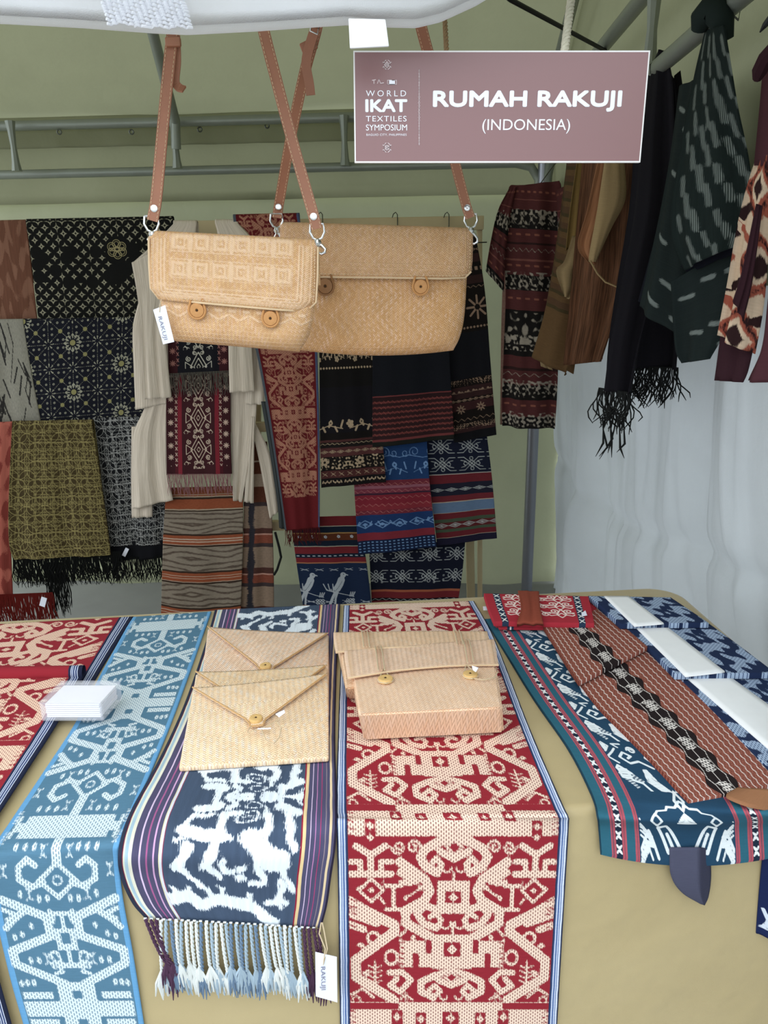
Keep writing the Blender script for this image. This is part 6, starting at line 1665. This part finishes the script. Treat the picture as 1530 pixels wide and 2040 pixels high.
def text(nm, s, x0, x1, y0, y1, mat, parent, fn=on_sign, ux=SX, uy=SY, bold=0.0, heavy=0.0, space=1.0, ext=.0002, nz=None):
    """x0..x1 the left and right ends and y0..y1 the cap height in the photograph's pixels"""
    cu = bpy.data.curves.new(nm, 'FONT'); cu.body = s; cu.size = 1; cu.offset = bold; cu.space_character = space; cu.resolution_u = 4
    ob = bpy.data.objects.new(nm, cu); COL.objects.link(ob)
    dg = bpy.context.evaluated_depsgraph_get(); me = bpy.data.meshes.new_from_object(ob.evaluated_get(dg))
    bpy.data.objects.remove(ob); bpy.data.curves.remove(cu)
    co = np.array([v.co for v in me.vertices]); cap = s.replace('(', '').replace(')', '').replace(',', '')
    mn_, mx_ = co.min(0), co.max(0)
    hi, lo = mx_[1], mn_[1]
    if cap != s: hi, lo = .73 + bold, 0 - bold
    a, b = fn(x0, (y0 + y1) / 2), fn(x1, (y0 + y1) / 2); c, d = fn((x0 + x1) / 2, y1), fn((x0 + x1) / 2, y0)
    w, h = (b - a).dot(ux), (d - c).dot(uy); mid = (a + b) / 2; base = mid + uy * ((c - mid).dot(uy))
    V = []
    for q in co:
        u = (q[0] - mn_[0]) / (mx_[0] - mn_[0]) - .5; t = (q[1] - lo) / (hi - lo)
        V.append(base + ux * (u * w) + uy * (t * h))
    me.vertices.foreach_set('co', np.array([list(p) for p in V], dtype=np.float32).ravel()); me.materials.clear(); me.update()
    if heavy:
        bm = bmesh.new()
        for kk, (dx, dy) in enumerate(((-1, 0), (1, 0), (0, -1), (0, 1), (-.7, -.7), (.7, .7), (.7, -.7), (-.7, .7))):
            k0 = len(bm.verts); bm.from_mesh(me); bm.verts.ensure_lookup_table()
            d = ux * (dx * heavy) + uy * (dy * heavy) + ux.cross(uy) * (.00004 * kk)
            for v in bm.verts[k0:]: v.co += d
        bm.to_mesh(me); bm.free()
    o = link(nm, me, mat, parent); return o
text('lettering', 'RUMAH RAKUJI', 864, 1237, 182, 221, mat_let, sg, heavy=.0010)
text('lettering', '(INDONESIA)', 961, 1136, 236, 259, mat_let, sg)
text('lettering', 'WORLD', 729, 809, 180, 192, mat_let, sg, space=1.5)
text('lettering', 'IKAT', 729, 810, 199, 222, mat_let, sg, heavy=.0008)
text('lettering', 'TEXTILES', 729, 810, 231, 242, mat_let, sg, space=1.15)
text('lettering', 'SYMPOSIUM', 729, 811, 248, 260, mat_let, sg)
text('lettering', 'BAGUIO CITY, PHILIPPINES', 730, 810, 266, 270.5, mat_let, sg, space=1.1)
def flatline(mb, pts, w):
    pts = [on_sign(*p) for p in pts]
    for i in range(len(pts) - 1):
        a, b = pts[i], pts[i + 1]; t = (b - a).normalized(); s_ = SN.cross(t)
        mb.box((a + b) / 2, (b - a).length / 2 + w / 2, w / 2, .0002, (t, s_, SN))
for cy in (129, 294):
    mb = MB()
    for r_ in ((5, 6), (2.2, 2.6)): flatline(mb, [(771 - r_[0], cy), (771, cy - r_[1]), (771 + r_[0], cy), (771, cy + r_[1]), (771 - r_[0], cy)], .0009)
    for sx in (-1, 1):
        for sy in (-1, 1):
            flatline(mb, [(771 + sx * 2, cy + sy * 9), (771 + sx * 5, cy + sy * 7), (771 + sx * 6, cy + sy * 3), (771 + sx * 8, cy + sy * 5)], .0008)
    mb.build('woven_emblem', mat_let2, sg, smooth=False)
mb = MB()
for k in range(26):
    cy = 141 + k * 5.8; r_ = 1.4 + (1.2 if 8 < k < 18 else 0); flatline(mb, [(835, cy - 2.8), (835 + r_ * .6, cy), (835, cy + 2.8), (835 - r_ * .6, cy), (835, cy - 2.8)], .0005)
mb.build('divider_ornament', mat_let2, sg, smooth=False)
mb = MB(); flatline(mb, [(742, 160), (748, 159)], .0009); flatline(mb, [(745, 160), (745, 166)], .0009); flatline(mb, [(752, 166), (755, 158), (758, 166)], .0007); flatline(mb, [(759, 166), (764, 165)], .0009)
mb.build('small_logo', mat_let2, sg, smooth=False)
mb = MB(); mb.box(on_sign(781, 164), .0034, .0024, .0002, (SX, SY, SN)); mb.build('small_logo', mat_let, sg, smooth=False)
mb = MB(); flatline(mb, [(772, 160), (790, 160), (790, 168), (772, 168), (772, 160)], .0006); mb.build('small_logo', mat_let2, sg, smooth=False)
# ropes
mat_rope = plain('white_rope', 'cfc9b4', .85, var=.1, vs=300); mat_rope2 = plain('brown_rope', '8d7250', .85, var=.15, vs=300)
def rope(a, b, r, mat, lab):
    a, b = Vector(a), Vector(b); t = (b - a).normalized(); u = t.orthogonal().normalized(); w = t.cross(u); mb = MB(); n_ = 90
    for s_ in range(3):
        mb.tube([a.lerp(b, k / n_) + (u * math.cos(k * .62 + s_ * 2.094) + w * math.sin(k * .62 + s_ * 2.094)) * r * .62 for k in range(n_ + 1)], r * .62, 6)
    o = mb.build('rope', mat); return tag(o, lab, 'rope')
rope(P(1124, 108, YS + .003), P(1148, -80, 1.09), .0042, mat_rope, 'white twisted rope above the right half of the sign')
rope(P(890, 108, YS + .003), P(880, -80, 1.10), .0026, mat_rope2, 'thin brown twisted rope above the left half of the sign')

# ================================================================== WHITE VALANCE IN FRONT
vx = [-120, 0, 150, 300, 365, 500, 600, 690, 742, 830, 880, 950, 1010, 1200, 1700]; vy = [34, 38, 46, 57, 60, 53, 46, 40, 44, 46, 34, 2, -34, -80, -95]  # right end, out of view, added to dim the upper right wall
YV = .93
def val(u, v):
    px = -120 + 1820 * u; py = np.interp(px, vx, vy)
    p = P(px, py, YV)
    h = v
    if v < .30:      # rolled lower edge coming up behind
        a = v / .30 * math.pi; r = .016
        return p + Vector((0, r + r * math.cos(a) , r - r * math.sin(a) + (r * .9 if v == 0 else 0)))
    t = (v - .30) / .70
    return p + Vector((0, -.035 * math.sin(t * 2.6) + .004 * math.sin(u * 40 + t * 4) * t + .018 * math.sin(px * .012 + t * 7) * math.sin(t * 3) + .006 * math.sin(px * .035 - t * 9) * t, .0 + .30 * t))
vo = grid_fn('front_valance', val, 220, 40, mat_white, None, .003, (0, 1, 0))
tag(vo, 'rumpled white canvas valance along the top front edge of the tent', 'valance')
# gathered seam and the hanging fastening tab
for k in range(9):
    pts = []
    for q in range(30):
        px = 200 + 165 * q / 29 + 2 * k; py = -4 + k * 7 + 2.5 * math.sin(q * .9 + k)
        if py > np.interp(px, vx, vy) - 3: continue
        d = P(px, py, YV - .030); pts.append(d + Vector((0, .004 * (q % 2), 0)))
    if len(pts) > 3: MB().tube(pts, .0016, 6).build('gathering', mat_white, vo)
c_ = [P(694, 36, YV - .012), P(768, 38, YV - .012), P(775, 92, YV - .010), P(697, 96, YV - .010)]
tb_ = MB().box8([p + Vector((0, .004, 0)) for p in c_] + c_).build('fastening_tab', plain('white_tape', 'f6f7fa', .7), vo, bevel=.001)

# ================================================================== SCARF PRICE TAG
tgq = [FR(628, 1896, .028), FR(671, 1906, .028), FR(672, 1996, .026), FR(629, 1984, .026)]
st_tag = MB().box8([p - FN * .0 for p in tgq] + [p - FN * .0008 for p in tgq]).build('price_tag', plain('lilac_white_card', 'e9ebf6', .55), sc, smooth=False)
MB().tube([FR(640, 1838, .018), FR(636, 1860, .022), FR(648, 1890, .028), FR(644, 1922, .030), FR(652, 1890, .027), FR(646, 1856, .022), FR(642, 1838, .018)], .0009, 5).build('tag_string', mat_cord, sc)
mat_ink = plain('grey_ink', '74768a', .6)
def vtext(nm, s, quad_fn, x, y0, y1, w, par, off):
    a, b = quad_fn(x, y0), quad_fn(x + (off or 0), y1)
    ux = (b - a).normalized(); nrm = (CP - a).normalized(); uy = nrm.cross(ux).normalized()
    f_ = lambda px, py: a.lerp(b, px / 100.0) + uy * (-py)
    return text(nm, s, 0, 100, 0.0, w, mat_ink, par, fn=f_, ux=ux, uy=uy)
vtext('lettering', 'RAKUJI', lambda x, y: FR(x, y, .0292), 648, 1926, 1972, .0075, sc, 1)
vtext('lettering', 'RAKUJI', lambda x, y: P(x, y, YA - .0372), 322, 630, 676, .0065, b1, 12)

# ------------------------------------------------------------------ put the origin of every one-mesh thing at its own base
bpy.context.view_layer.update()
for o in list(SC.objects):
    if o.type == 'MESH' and o.parent is None and o.get('kind') != 'structure':
        co = np.empty(len(o.data.vertices) * 3, dtype=np.float32); o.data.vertices.foreach_get('co', co); co = co.reshape(-1, 3)
        c = Vector(((co[:, 0].min() + co[:, 0].max()) / 2, (co[:, 1].min() + co[:, 1].max()) / 2, float(co[:, 2].min())))
        o.data.transform(Matrix.Translation(-c)); o.location = c
        for ch in o.children: ch.matrix_parent_inverse = Matrix.Translation(-c)
